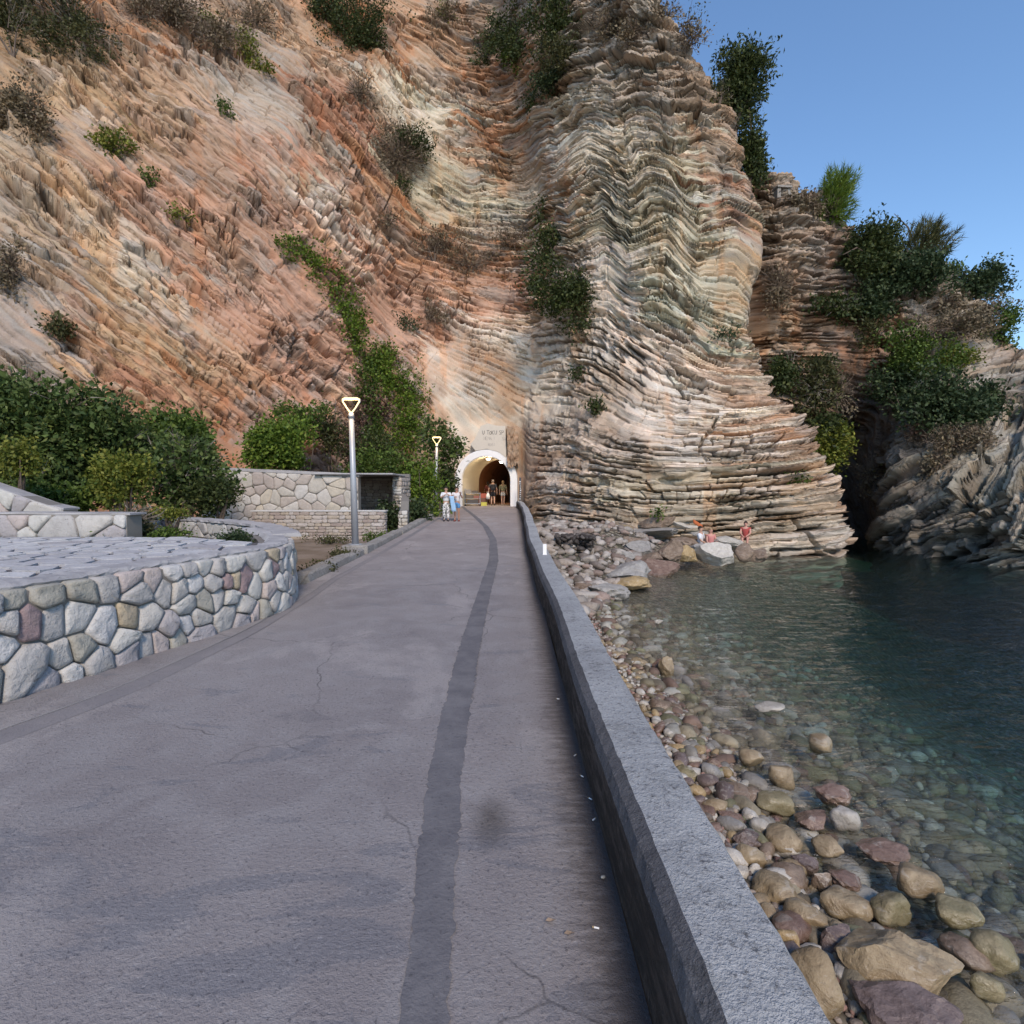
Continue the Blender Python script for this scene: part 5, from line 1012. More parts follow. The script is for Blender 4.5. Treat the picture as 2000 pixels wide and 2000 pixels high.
# the bigger stones at the water's edge: px, py, half width, half height in the photograph, colour, angular, label
BIG = [(1752, 1878, 105, 80, 'tan', 1, 'largest tan boulder, at the lower right corner'), (1775, 1962, 92, 62, 'purple', 1, 'purplish boulder half under water in front of the largest one'), (1590, 1922, 52, 66, 'tan', 0, 'long tan boulder next to the parapet at the bottom edge'), (1793, 1713, 50, 34, 'tan', 0, 'round pale tan boulder standing alone in the shallows'),
       (1635, 1836, 38, 36, 'purple', 1, 'purple veined boulder left of the largest one'), (1575, 1791, 42, 30, 'tan', 0, 'broad tan stone above the purple veined boulder'), (1652, 1760, 44, 25, 'tan', 0, 'flat tan stone at the edge of the water'), (1738, 1770, 40, 32, 'olive', 0, 'olive stone with a wet foot in the shallows'), (1942, 1850, 50, 40, 'olive', 0, 'olive stone awash near the right edge'), (1517, 1733, 40, 26, 'tan', 0, 'tan double-humped stone near the parapet'),
       (1727, 1655, 52, 18, 'red', 1, 'long reddish stone lying flat in the shallows'), (1619, 1650, 30, 19, 'tan', 0, 'oval tan stone in dark wet gravel'), (1651, 1711, 33, 21, 'red', 1, 'reddish angular stone between two tan ones'), (1541, 1704, 38, 28, 'brown', 0, 'dark brown slanting stone'), (1572, 1679, 28, 28, 'purple', 1, 'upright purple stone in the pile'), (1525, 1630, 42, 26, 'tan', 0, 'tan stone with dark cracks in the pile'),
       (1459, 1634, 30, 30, 'purple', 1, 'dark wine-red stone next to the parapet'), (1487, 1610, 21, 18, 'pale', 0, 'pale round stone with a dark crack'), (1467, 1672, 30, 25, 'tan', 0, 'tan stone with a reddish side by the parapet'), (1626, 1541, 38, 25, 'red', 1, 'pinkish red boulder surrounded by water'), (1651, 1592, 26, 30, 'pale', 0, 'pale wet stone right below the pinkish boulder'), (1590, 1596, 38, 18, 'red', 1, 'striped red stone left of the pale wet one'),
       (1514, 1563, 38, 20, 'olive', 0, 'dark olive long stone at the water line'), (1528, 1505, 28, 32, 'tan', 0, 'tall tan stone leaning into the water'), (1468, 1476, 25, 19, 'tan', 0, 'tan stone at the top of the pebble bank'), (1601, 1443, 30, 25, 'tan', 0, 'tan boulder standing farthest out in the shallows'), (1445, 1550, 34, 16, 'brown', 0, 'long brown stone across the pebble bank'), (1342, 1509, 24, 20, 'olive', 0, 'egg-shaped olive stone among small pebbles'),
       (1535, 1838, 28, 28, 'ochre', 0, 'ochre stone touching the parapet'), (1604, 1719, 22, 24, 'brown', 1, 'brown pointed stone in the pile'), (1383, 1581, 24, 17, 'red', 0, 'dark red stone half hidden by the parapet'), (1427, 1592, 26, 18, 'red', 1, 'broken pink stone in the pebble bank'), (1869, 1775, 46, 22, 'olive', 0, 'green stone just under the surface'), (1927, 1922, 30, 26, 'olive', 0, 'roundish olive stone in the lower right corner'), (1890, 1856, 46, 26, 'brown', 0, 'dark sunken stone near the lower right corner'),
       (1477, 1701, 15, 14, 'pale', 0, 'white round pebble by the parapet'), (1447, 1699, 18, 14, 'pale', 0, 'pale egg-shaped pebble left of the white one'), (1285, 1293, 14, 18, 'red', 1, 'dark red pointed stone in the shallows'), (1303, 1298, 18, 24, 'tan', 1, 'tan pointed stone behind the dark red one'), (1236, 1290, 18, 13, 'tan', 1, 'tan stone left of the pointed pair'), (1208, 1275, 16, 10, 'tan', 0, 'flat tan stone by the parapet beyond the pointed pair'), (1292, 1373, 24, 20, 'brown', 0, 'brown log-shaped stone at the water line'), (1504, 1378, 28, 9, 'pale', 0, 'pale flat stone just breaking the surface'),
       (1286, 1212, 9, 7, 'pale', 1, 'small pale stone alone in the water'), (1161, 1182, 16, 16, 'tan', 0, 'round tan boulder next to the parapet'), (1192, 1154, 36, 18, 'grey', 1, 'grey wedge-shaped boulder with a rusty foot'), (1141, 1151, 22, 14, 'brown', 0, 'dark boulder left of the grey wedge'), (1240, 1140, 34, 14, 'ochre', 1, 'ochre slab running into the water'), (1216, 1122, 42, 22, 'grey', 1, 'long grey rock above the ochre slab'), (1282, 1110, 36, 15, 'red', 1, 'reddish rock at the shoreline'), (1306, 1079, 19, 24, 'brown', 1, 'brown pointed boulder by the water cave'),
       (1343, 1084, 20, 18, 'ochre', 1, 'dark boulder with an ochre face'), (1400, 1084, 34, 18, 'pale', 1, 'pale rock platform under the sitting couple'), (1455, 1082, 15, 16, 'brown', 0, 'dark greenish boulder right of the platform'), (1340, 1060, 24, 13, 'brown', 1, 'dark block left of the sitting couple'), (1372, 1078, 22, 12, 'grey', 1, 'grey slab the couple sits on'), (1425, 1062, 30, 12, 'pale', 1, 'pale block right of the sitting couple'), (1480, 1085, 20, 12, 'brown', 1, 'dark block at the foot of the white rock'), (1265, 1040, 52, 8, 'grey', 1, 'wide grey ledge over the dark water cave'), (1290, 1020, 34, 14, 'brown', 1, 'dark layered block above the ledge'),
       (1340, 1030, 30, 12, 'pale', 1, 'pale ledge behind the sitting couple'), (1370, 1040, 24, 11, 'grey', 1, 'grey block behind the heads of the couple'), (1250, 1075, 24, 14, 'grey', 1, 'grey block under the ledge'), (1230, 1062, 22, 13, 'brown', 1, 'brown block left of the water cave'), (1200, 1088, 30, 14, 'grey', 1, 'grey tilted rock in the shore pile'), (1262, 1096, 24, 13, 'brown', 1, 'brown tilted rock in the shore pile'), (1165, 1110, 26, 14, 'brown', 1, 'brown rock near the parapet in the shore pile'), (1120, 1080, 20, 10, 'pale', 1, 'pale rock near the white plate'), (1150, 1085, 18, 10, 'pale', 1, 'pinkish pale rock in the shore pile'), (1185, 1060, 20, 12, 'pale', 1, 'pale rock beside the dark rubble'), (1215, 1035, 20, 14, 'tan', 1, 'tan rock fallen from the cliff')]
for px, py, rx, ry, kd, an, lab in BIG:
    zz = SEA + .04 if py > 1170 else SEA + .05 + max(0, (1110 - py)) * .012
    p = onz(px, py + ry * .55, zz)
    if py < 1170: p = at(px, py, min(p.y, 26.2))
    d = (p - Vector((0, 0, EYE))).length; k = math.hypot(1, (py - 955) / FPX) * p.y / FPX
    sf = .88 if py > 1170 else 1.25; rx *= sf; ry *= sf; w = rx * k / math.sqrt(1 + ((px - 1000) / FPX) ** 2 * .6); h = max(.06, ry * k * (.95 if py > 1170 else 1.0)); 
    put_rock('boulder', lab, 'boulder', (p.x, p.y, p.z + h * .30 if py > 1170 else p.z), (w, w * rb.uniform(.75, 1.0), h * (.95 if an else .9)), kd, rb.choice(CHIP if an else ROUND), 'boulders on the shore', (rb.uniform(-.2, .2), rb.uniform(-.2, .2), rb.uniform(-.5, .5)))
# small pebbles of the dry bank
names = {'tan': 'tan', 'red': 'reddish', 'purple': 'dark purple', 'grey': 'grey', 'pale': 'whitish', 'brown': 'brown', 'ochre': 'ochre'}
cnt = 0; taken = []
while cnt < 290:
    y = rb.choice([rb.uniform(3.2, 7.5), rb.uniform(4.5, 11)]); x = rb.uniform(1.6, 2.4) - max(0, y - 9) * .03; s_ = rb.choice([rb.uniform(.03, .06), rb.uniform(.05, .10), rb.uniform(.05, .085)]) * (1.35 if y < 6 else 1)
    if any((x - a) ** 2 + (y - b) ** 2 < (s_ + c) ** 2 * .7 for a, b, c in taken): continue
    taken.append((x, y, s_)); kd = rb.choice(['tan', 'tan', 'red', 'red', 'purple', 'grey', 'pale', 'pale', 'brown', 'ochre'])
    near = 'near half' if y < 6 else 'far half'
    put_rock('pebble', 'small %s pebble in the %s of the bank beside the parapet' % (names[kd], near), 'pebble', (x, y, float(bed(np.array([x]), np.array([y]))[0]) + s_ * .45), (s_ * rb.uniform(.9, 1.5), s_ * rb.uniform(.7, 1.0), s_ * rb.uniform(.55, .85)), kd, rb.choice(SMALL), '%s pebbles of the %s of the bank' % (names[kd], near)); cnt += 1
ANG = [rock_mesh('chip', 2, 70 + k, .9) for k in range(6)]
def heap(name, n, place, kinds, base, label, meshes=SMALL):
    """countless small stones as one mesh with a colour for each"""
    Vs = []; Fs = []; Cs = []; off = 0; src = []
    for me in meshes: src.append((np.array([v.co for v in me.vertices]), np.array([p.vertices[:] for p in me.polygons])))
    for k in range(n):
        p, s_ = place(); v, f = src[nr.integers(0, len(src))]; a = nr.uniform(0, 6.28); c, s = math.cos(a), math.sin(a); sc = s_ * nr.uniform([.8, .6, .45], [1.5, 1.0, .8]); w = v * sc; w = np.stack([w[:, 0] * c - w[:, 1] * s, w[:, 0] * s + w[:, 1] * c, w[:, 2]], 1)
        Vs.append(w + p); Fs.append(f + off); off += len(v); Cs.append(np.repeat((np.array(kinds[nr.integers(0, len(kinds))]) * nr.uniform(.7, 1.2))[None], len(v), 0))
    g = G(base); vc = g('Attribute', attribute_name='Col').outputs[0]; P = g('NewGeometry').outputs['Position']; n1 = g.noise(P, 14, 4, .7); c = g.mix(g.mr(n1, .45, .7, 0, .5), vc, g.mix(1, vc, (.45, .42, .4), 'MULTIPLY'))
    o = np_mesh(name, np.concatenate(Vs), np.concatenate(Fs), g.done(c, .6, g.bump(n1, .02), spec=.35), col=np.concatenate(Cs), smooth=meshes is SMALL); return tag(o, label, 'pebbles', kind='stuff')
KS = [(.20, .17, .11), (.26, .22, .15), (.18, .12, .09), (.24, .22, .19), (.36, .34, .29), (.12, .10, .07), (.18, .17, .10)]
def in_water():
    y = nr.uniform(2.2, 15); x = 2.0 + abs(nr.normal()) * 2.6; s_ = min(.15, .04 + .03 * nr.exponential()); return np.array([x, y, float(bed(np.array([x]), np.array([y]))[0]) + s_ * .3]), s_
heap('sunken_pebbles', 3400, in_water, KS, 'sunken_pebble', 'countless stones under the clear shallow water')
def on_bank():
    y = nr.uniform(2.5, 13); x = nr.uniform(1.2, 2.5); s_ = nr.uniform(.015, .045); return np.array([x, y, float(bed(np.array([x]), np.array([y]))[0]) + s_ * .4]), s_
heap('bank_shingle', 2600, on_bank, [(.33, .27, .22), (.40, .37, .33), (.28, .17, .14), (.22, .18, .15), (.48, .45, .40)], 'bank_shingle', 'fine mixed shingle between the pebbles of the bank')
def on_shore():
    y = nr.uniform(13, 27); x = nr.uniform(.9, 1.0 + (y - 11) * .42); s_ = nr.uniform(.05, .36) * nr.uniform(.3, 1); return np.array([x, y, float(bed(np.array([x]), np.array([y]))[0]) + s_ * .4]), s_
heap('shore_rubble', 1100, on_shore, [(.32, .27, .225), (.36, .32, .28), (.27, .20, .165), (.20, .165, .14), (.40, .36, .32)], 'shore_rubble', 'pale broken rubble between parapet and cliff', ANG)
def dark_pit():
    p = at(nr.uniform(1085, 1160), nr.uniform(1042, 1072), 19.5 + nr.uniform(-.2, 1.2)); p.z = min(p.z, -.1); return np.array(p), nr.uniform(.06, .16)
heap('dark_rubble', 170, dark_pit, [(.05, .042, .038), (.075, .062, .055), (.10, .085, .075)], 'dark_rubble', 'patch of blackish stones beside the parapet', ANG)
# masonry ruin on the cliff
mr_ = tag(empty('masonry_ruin'), 'ruined masonry of pale squared blocks on the nose of the cliff', 'ruin')
ya = CA.pick(1440, 830)[0].y + .1; yb_ = CA.pick(1420, 700)[0].y + .15
q00 = at(1448, 835, ya); q10 = at(1496, 835, ya); q01 = at(1436, 690, yb_); q11 = at(1464, 690, yb_)
mw = (q10 - q00).length; mh = (q01 - q00).length
def mmap(u, v, d):
    a, b = u / mw, v / mh; p = (q00 * (1 - a) + q10 * a) * (1 - b) + (q01 * (1 - a) + q11 * a) * b; return (p.x, p.y - d - .05, p.z)
for poly in courses(mw, mh, .21, .42, rg):
    if rg.random() > .3: stone([(p[0] + rg.uniform(-.05, .05), p[1] + rg.uniform(-.04, .04)) for p in poly], mmap, rg, .012, rg.uniform(.02, .3), .16, 'block', M_ST3, mr_)
MB().add([mmap(0, 0, -.12), mmap(mw, 0, -.12), mmap(mw, mh, -.12), mmap(0, mh, -.12), mmap(0, 0, -.9), mmap(mw, 0, -.9), mmap(mw, mh, -.9), mmap(0, mh, -.9)], [(0, 1, 2, 3), (4, 7, 6, 5), (0, 3, 7, 4), (1, 5, 6, 2), (3, 2, 6, 7)]).build('wall_core', plain('earth_core', (.26, .18, .125), .95), mr_)

# ------------------------------------------------------------------ people
M_SKIN = plain('skin', (.50, .30, .215), .6); M_SKIN2 = plain('tanned_skin', (.40, .22, .15), .6); M_HAIR = plain('dark_hair', (.03, .022, .018), .7); M_HAIR2 = plain('fair_hair', (.30, .20, .11), .7)
def cloth(name, c): return plain(name, c, .9)
def skin_mesh(name, nodes, edges, m, parent, sub=1):
    """continuous tapered body grown along a skeleton: nodes {key: (x, y, z, radius)}"""
    keys = list(nodes); me = bpy.data.meshes.new(name); me.from_pydata([nodes[k][:3] for k in keys], [(keys.index(a), keys.index(b)) for a, b in edges], []); me.materials.append(m)
    o = bpy.data.objects.new(name, me); COL.objects.link(o); o.parent = parent
    md = o.modifiers.new('Skin', 'SKIN'); md.use_smooth_shade = True
    for i, k in enumerate(keys): r = nodes[k][3]; r = r if hasattr(r, '__len__') else (r, r); me.skin_vertices[0].data[i].radius = r; me.skin_vertices[0].data[i].use_root = (i == 0)
    s_ = o.modifiers.new('Subdivision', 'SUBSURF'); s_.levels = sub; s_.render_levels = sub; return o
def hand(nodes, edges, key, w, e, s):
    w = Vector(w); d = (w - Vector(e)).normalized(); a = d.orthogonal().normalized(); b = d.cross(a); pk = key + '_palm'; p = w + d * .06; nodes[pk] = (*p, (.035, .02)); edges.append((key, pk))
    for q, (off, L) in enumerate([(-.03, .065), (-.01, .078), (.01, .075), (.03, .058)]):
        k1 = f'{pk}f{q}'; k2 = k1 + 't'; p1 = p + a * off + d * (.02 + L * .5); p2 = p1 + d * L * .45 + b * .02; nodes[k1] = (*p1, .009); nodes[k2] = (*p2, .008); edges += [(pk, k1), (k1, k2)]
    t1 = w + d * .03 + a * .05; nodes[pk + 'th'] = (*t1, .010); t2 = t1 + d * .04 + b * .012; nodes[pk + 'tt'] = (*t2, .009); edges += [(key, pk + 'th'), (pk + 'th', pk + 'tt')]
def person(label, loc, rz, h, arms, legs, shirt, bottom, hairm, skin=M_SKIN, sleeves=.5, pants=.45, shoes=None, hair_len=0, seat=False, shirt_r=1.0, group=None):
    """arms/legs: joint positions for a 1.70 m figure that faces -Y; scaled to height h"""
    k = h / 1.70; t = tag(empty('person', loc, rz), label, 'person', group); t.scale = (k, k, k)
    hipz = .46 if seat else .93; dz = hipz - .93; J = {}
    N = {'pel': (0, 0, .95 + dz, (.135, .105)), 'waist': (0, 0, 1.08 + dz, (.125, .095)), 'chest': (0, -.01, 1.27 + dz, (.155, .11)), 'up': (0, 0, 1.40 + dz, (.12, .085)), 'neck': (0, 0, 1.48 + dz, .052), 'hd0': (0, -.015, 1.545 + dz, (.066, .075)), 'hd1': (0, -.01, 1.62 + dz, (.074, .09)), 'hd2': (0, 0, 1.68 + dz, (.055, .065))}
    E = [('pel', 'waist'), ('waist', 'chest'), ('chest', 'up'), ('up', 'neck'), ('neck', 'hd0'), ('hd0', 'hd1'), ('hd1', 'hd2')]
    SN = {c: (*N[c][:3], tuple(r * 1.14 * shirt_r for r in (N[c][3]))) for c in ('waist', 'chest', 'up')}; SN = {'sb': (0, 0, .97 + dz, (.155 * shirt_r, .125 * shirt_r)), **SN}; SE = [('sb', 'waist'), ('waist', 'chest'), ('chest', 'up')]
    BN = {'bp': (0, 0, .95 + dz, (.155, .125)), 'bw': (0, 0, 1.05 + dz, (.14, .11))}; BE = [('bp', 'bw')]; FN = []
    for s, (sh, el, wr) in zip('lr', arms):
        sh, el, wr = [Vector(q) + Vector((0, 0, dz)) for q in (sh, el, wr)]
        N['s' + s] = (*sh, .058); N['e' + s] = (*el, .042); N['w' + s] = (*wr, .03); E += [('up', 's' + s), ('s' + s, 'e' + s), ('e' + s, 'w' + s)]; hand(N, E, 'w' + s, wr, el, s)
        q = sh + (el - sh) * sleeves * 1.5; SN['s' + s] = (*sh, .075); SN['q' + s] = (*q, .066); SE += [('up', 's' + s), ('s' + s, 'q' + s)]
    for s, (hp, kn, an, toe) in zip('lr', legs):
        hp, kn, an, toe = map(Vector, (hp, kn, an, toe))
        if seat: pass
        N['h' + s] = (*hp, .088); N['k' + s] = (*kn, .056); N['c' + s] = (*(kn * .68 + an * .32 + Vector((0, .015, 0))), .057); N['a' + s] = (*an, .035); N['t' + s] = (*toe, (.036, .026))
        E += [('pel', 'h' + s), ('h' + s, 'k' + s), ('k' + s, 'c' + s), ('c' + s, 'a' + s), ('a' + s, 't' + s)]
        BN['h' + s] = (*hp, .108); BE.append(('bp', 'h' + s))
        if pants <= 1: q = hp + (kn - hp) * pants * 1.6; BN['q' + s] = (*q, .10 - .02 * pants); BE.append(('h' + s, 'q' + s))
        else: BN['k' + s] = (*kn, .085); BN['q' + s] = (*(an + Vector((0, 0, .02))), .078); BE += [('h' + s, 'k' + s), ('k' + s, 'q' + s)]
        if shoes: MB().tube([tuple(an + Vector((0, .05, -.045))), tuple((an + toe) / 2 + Vector((0, 0, -.03))), tuple(toe + Vector((0, -.03, .0)))], [.05, .052, .035], 8).build('shoe', shoes, t, True)
    skin_mesh('body', N, E, skin, t); skin_mesh('shirt', SN, SE, shirt, t); skin_mesh('trousers' if pants > 1 else 'shorts', BN, BE, bottom, t)
    bm = bmesh.new(); bmesh.ops.create_icosphere(bm, subdivisions=2, radius=1)
    for v in bm.verts:
        c = v.co; back = max(0, c.y); c.x *= .088; c.z = c.z * .10 - (hair_len * back if c.z < 0 else 0); c.y = c.y * .10 + .018; c.z += 1.655 + dz
        if v.co.y < .0 and c.z < 1.655 + dz: c.z = 1.665 + dz; c.y = max(c.y, -.07)
    me = bpy.data.meshes.new('hair'); bm.to_mesh(me); bm.free(); me.materials.append(hairm); o = bpy.data.objects.new('hair', me); COL.objects.link(o); o.parent = t
    f = MB(); f.tube([(0, -.085, 1.62 + dz), (0, -.115, 1.59 + dz), (0, -.09, 1.58 + dz)], [.008, .014, .01], 6).build('nose', skin, t)
    for sx in (-1, 1): MB().tube([(sx * .032, -.088, 1.625 + dz), (sx * .032, -.094, 1.625 + dz)], [.012, .008], 6).build('eye', M_HAIR, t); MB().tube([(sx * .078, .0, 1.64 + dz), (sx * .088, .005, 1.61 + dz), (sx * .078, .0, 1.58 + dz)], [.01, .016, .009], 6).build('ear', skin, t)
    MB().tube([(-.022, -.087, 1.555 + dz), (0, -.092, 1.553 + dz), (.022, -.087, 1.555 + dz)], .006, 5).build('mouth', M_LIP, t); return t
M_LIP = plain('lips', (.36, .14, .12), .6)
STAND = [((.09, 0, .9), (.095, -.01, .5), (.10, .01, .085), (.115, -.13, .03)), ((-.09, 0, .9), (-.095, -.01, .5), (-.10, .01, .085), (-.115, -.13, .03))]
WALK = [((.09, 0, .9), (.10, -.10, .5), (.10, .02, .085), (.11, -.11, .03)), ((-.09, 0, .9), (-.09, .02, .5), (-.10, .24, .13), (-.10, .15, .03))]
DOWN = [((.19, 0, 1.40), (.25, .02, 1.12), (.26, -.06, .88)), ((-.19, 0, 1.40), (-.25, .02, 1.12), (-.26, -.06, .88))]
def m_spots():
    g = G('spotted_cotton'); v = g.noise(g.co(), 13, 2, .5, .8); return g.done(g.mix(g.mr(v, .54, .57), (.72, .70, .68), (.05, .05, .055)), .9)
zc = float(pz(22.3))
person('child in white T-shirt and black and white spotted trousers on the path', (-2.66, 22.3, zc), .15, 1.36, [((.19, 0, 1.40), (.27, -.10, 1.20), (.10, -.24, 1.34)), ((-.19, 0, 1.40), (-.27, -.10, 1.18), (-.08, -.24, 1.30))], STAND, cloth('white_cotton', (.72, .72, .74)), m_spots(), M_HAIR, M_SKIN, .55, 2, cloth('black_shoe', (.03, .03, .035)), 0, False, 1.12, 'children on the path')
person('child in pale top and blue shorts holding a phone on the path', (-2.22, 22.25, zc), -.1, 1.36, [((.19, 0, 1.40), (.30, -.08, 1.16), (.24, -.26, 1.36)), ((-.19, 0, 1.40), (-.28, -.12, 1.22), (-.05, -.24, 1.22))], STAND, cloth('pale_cotton', (.72, .67, .66)), cloth('blue_cotton', (.10, .26, .50)), M_HAIR, M_SKIN2, .4, .42, cloth('red_sandal', (.22, .06, .05)), .5, False, 1.1, 'children on the path')
ph = tag(empty('phone', (-2.035, 22.02, zc + 1.12)), 'small black phone in the raised hand of a child', 'phone'); MB().box((0, 0, 0), (.035, .012, .12), bev=.003).build('case', cloth('phone_black', (.02, .02, .022)), ph); MB().box((0, -.0085, 0), (.029, .004, .10)).build('screen', cloth('phone_glass', (.05, .05, .06)), ph)
V = []; F = []
for i in range(9):
    for j in range(5): V.append((-2.50 + .09 * j / 4 * 2.0 + .10 * i / 8, 22.02 + .02 * math.sin(i + j * 2), zc + 1.02 - .62 * i / 8 + .01 * math.sin(j * 3)))
for i in range(8):
    for j in range(4): a = i * 5 + j; F.append((a, a + 1, a + 6, a + 5))
tw = mesh_obj('towel', V, F, cloth('light_blue_towel', (.34, .52, .72)), smooth=True); tw.modifiers.new('Solidify', 'SOLIDIFY').thickness = .02; tag(tw, 'light blue towel held between the two children', 'towel')
Ym = 36.9; zt = .5
person('man in dark T-shirt and black shorts walking into the tunnel', (-1.27, Ym, zt), math.pi, 1.68, [((.19, 0, 1.40), (.27, .03, 1.13), (.30, -.05, .88)), DOWN[1]], WALK, cloth('charcoal_cotton', (.06, .06, .068)), cloth('black_cotton', (.025, .025, .03)), plain('grey_hair', (.35, .28, .24), .8), M_SKIN, .55, .5, cloth('dark_sandal', (.05, .04, .035)), 0, False, 1.15, 'people walking into the tunnel')
bp = tag(empty('backpack', (-1.27, Ym - .21, zt + .98)), 'small black backpack worn by the man in the tunnel', 'backpack'); MB().box((0, 0, .22), (.27, .13, .42), bev=.05).build('bag', cloth('black_nylon', (.022, .022, .026)), bp); MB().box((0, -.075, .14), (.2, .04, .18), bev=.018).build('pocket', bpy.data.materials['black_nylon'], bp)
sb = tag(empty('shopping_bag', (-1.60, Ym - .02, zt + .42)), 'white plastic bag carried by the man in the tunnel', 'bag')
MB().add([(-.11, -.04, 0), (.11, -.04, 0), (.11, .04, 0), (-.11, .04, 0), (-.13, -.06, .22), (.13, -.06, .22), (.13, .06, .22), (-.13, .06, .22), (-.05, -.015, .42), (.05, -.015, .42), (.05, .015, .42), (-.05, .015, .42)], [(3, 2, 1, 0), (0, 1, 5, 4), (1, 2, 6, 5), (2, 3, 7, 6), (3, 0, 4, 7), (4, 5, 9, 8), (5, 6, 10, 9), (6, 7, 11, 10), (7, 4, 8, 11)]).build('sack', cloth('white_plastic', (.72, .72, .70)), sb, True); MB().tube([(-.04, 0, .42), (-.02, 0, .50), (.02, 0, .50), (.04, 0, .42)], .008, 5).build('handle', bpy.data.materials['white_plastic'], sb)
person('woman in olive top and white shorts walking into the tunnel', (-.60, Ym + .1, zt), math.pi - .1, 1.62, DOWN, [((.09, 0, .9), (.095, -.03, .5), (.07, .03, .085), (.08, -.10, .03)), ((-.09, 0, .9), (-.08, .0, .5), (-.07, .05, .085), (-.08, -.08, .03))], cloth('olive_print', (.24, .22, .13)), cloth('white_denim', (.62, .61, .58)), M_HAIR2, M_SKIN, .7, .40, cloth('sandal', (.3, .25, .2)), .9, False, 1.2, 'people walking into the tunnel')
person('person in dull red top deeper inside the tunnel', (-1.75, Ym + 3.2, zt), math.pi + .3, 1.6, DOWN, WALK, cloth('dull_red', (.24, .07, .06)), cloth('brown_cotton', (.08, .05, .04)), M_HAIR, M_SKIN2, .6, .5, None, .3, False, 1.1, 'people walking into the tunnel')
SIT = lambda fx: [((.09, -.02, .46), (.13, -.42, .52), (.12 + fx, -.52, .12), (.12 + fx, -.64, .06)), ((-.09, -.02, .46), (-.10, -.42, .50), (-.08 + fx, -.56, .10), (-.08 + fx, -.68, .05))]
def rel(a): return [tuple((p[0], p[1], p[2]) for p in q) for q in a]
zs = at(1375, 1068, 23.2).z - .40
person('person in white shirt sitting on the shore rocks', (at(1368, 1060, 23.3).x, 23.3, zs), .9, 1.7, rel([((.19, 0, 1.40), (.24, -.10, 1.14), (.14, -.34, 1.02)), ((-.19, 0, 1.40), (-.24, -.10, 1.14), (-.14, -.34, 1.02))]), SIT(0), bpy.data.materials['white_cotton'], cloth('red_shorts', (.45, .12, .09)), M_HAIR, M_SKIN, .55, .5, None, 0, True, 1.1, 'couple sitting on the rocks')
person('person in pink swimwear sitting beside the white shirt', (at(1388, 1060, 23.1).x, 23.1, zs), .25, 1.62, rel([((.19, 0, 1.40), (.24, -.08, 1.14), (.20, -.30, 1.0)), ((-.19, 0, 1.40), (-.24, -.08, 1.14), (-.16, -.32, 1.0))]), SIT(.04), cloth('pink_fabric', (.55, .22, .20)), cloth('coral_fabric', (.52, .16, .13)), M_HAIR2, plain('sunburnt_skin', (.56, .29, .22), .6), .1, .2, None, .4, True, 1.0, 'couple sitting on the rocks')
p8 = at(1456, 1052, 24.4)
person('sunburnt person in red crouching among the blocks right of the couple', (p8.x, 24.4, p8.z - .42), -.5, 1.6, rel([((.19, 0, 1.40), (.22, -.16, 1.18), (.10, -.34, 1.08)), ((-.19, 0, 1.40), (-.22, -.16, 1.18), (-.10, -.34, 1.08))]), SIT(0), cloth('red_fabric', (.42, .08, .07)), bpy.data.materials['red_shorts'], M_HAIR, bpy.data.materials['sunburnt_skin'], .2, .3, None, 0, True)

# ------------------------------------------------------------------ things in and around the tunnel
def crate(loc, d, c, label, rz=0):
    t = tag(empty('goods_box', loc, rz), label, 'box', 'goods on the tunnel stall'); m = plain('goods_' + label.split()[1], c, .7); w = .012
    MB().box((0, 0, w / 2), (d[0], d[1], w)).box((0, -d[1] / 2, d[2] / 2), (d[0], w, d[2])).box((0, d[1] / 2, d[2] / 2), (d[0], w, d[2])).box((-d[0] / 2, 0, d[2] / 2), (w, d[1], d[2])).box((d[0] / 2, 0, d[2] / 2), (w, d[1], d[2])).build('box', m, t)
    MB().box((0, 0, d[2] * .6), (d[0] * .85, d[1] * .85, d[2] * .75), bev=.04).build('contents', plain('contents', (.20, .16, .12), .8) if 'contents' not in bpy.data.materials else bpy.data.materials['contents'], t)
ck = tag(empty('market_cart', (-2.55, 35.9, zt)), 'low metal goods cart parked at the left inside of the tunnel mouth', 'cart')
MB().box((0, 0, .14), (1.0, .55, .05), bev=.01).build('platform', M_STEEL, ck); MB().box((0, 0, .82), (1.0, .55, .03), bev=.008).build('shelf', M_STEEL, ck); MB().box((0, 0, .48), (1.0, .55, .025), bev=.008).build('shelf', M_STEEL, ck)
for sx in (-.48, .48):
    for sy in (-.25, .25): MB().tube([(sx, sy, .1), (sx, sy, 1.12 if sx < 0 else .86)], .018, 6).build('post', M_STEEL, ck); MB().tube([(sx - .02, sy, .055), (sx + .02, sy, .055)], .055, 10).build('wheel', cloth('rubber', (.03, .03, .03)) if 'rubber' not in bpy.data.materials else bpy.data.materials['rubber'], ck)
for q, (dx, z, d, c, lab) in enumerate([(-.28, .84, (.34, .4, .22), (.30, .26, .22), 'small grey box on top of the goods cart'), (.15, .84, (.4, .4, .14), (.12, .10, .08), 'small dark box on top of the goods cart'), (-.2, .5, (.45, .4, .2), (.16, .13, .10), 'brown-dark crate on the middle shelf of the cart'), (.26, .5, (.36, .4, .16), (.30, .12, .09), 'reddish crate on the middle shelf of the cart'), (.0, .17, (.7, .42, .24), (.10, .09, .085), 'wide blackish crate on the platform of the cart')]): crate((-2.55 + dx, 35.9, zt + z), d, c, lab)
crate((-1.82, 35.95, zt), (.36, .3, .24), (.55, .50, .10), 'bright yellow crate on the floor beside the cart')
crate((-1.95, 37.4, zt), (.6, .5, .5), (.16, .08, .06), 'large red-brown crate standing behind the cart'); crate((-1.9, 37.4, zt + .5), (.4, .4, .3), (.36, .10, .07), 'small red crate on the red-brown crate')
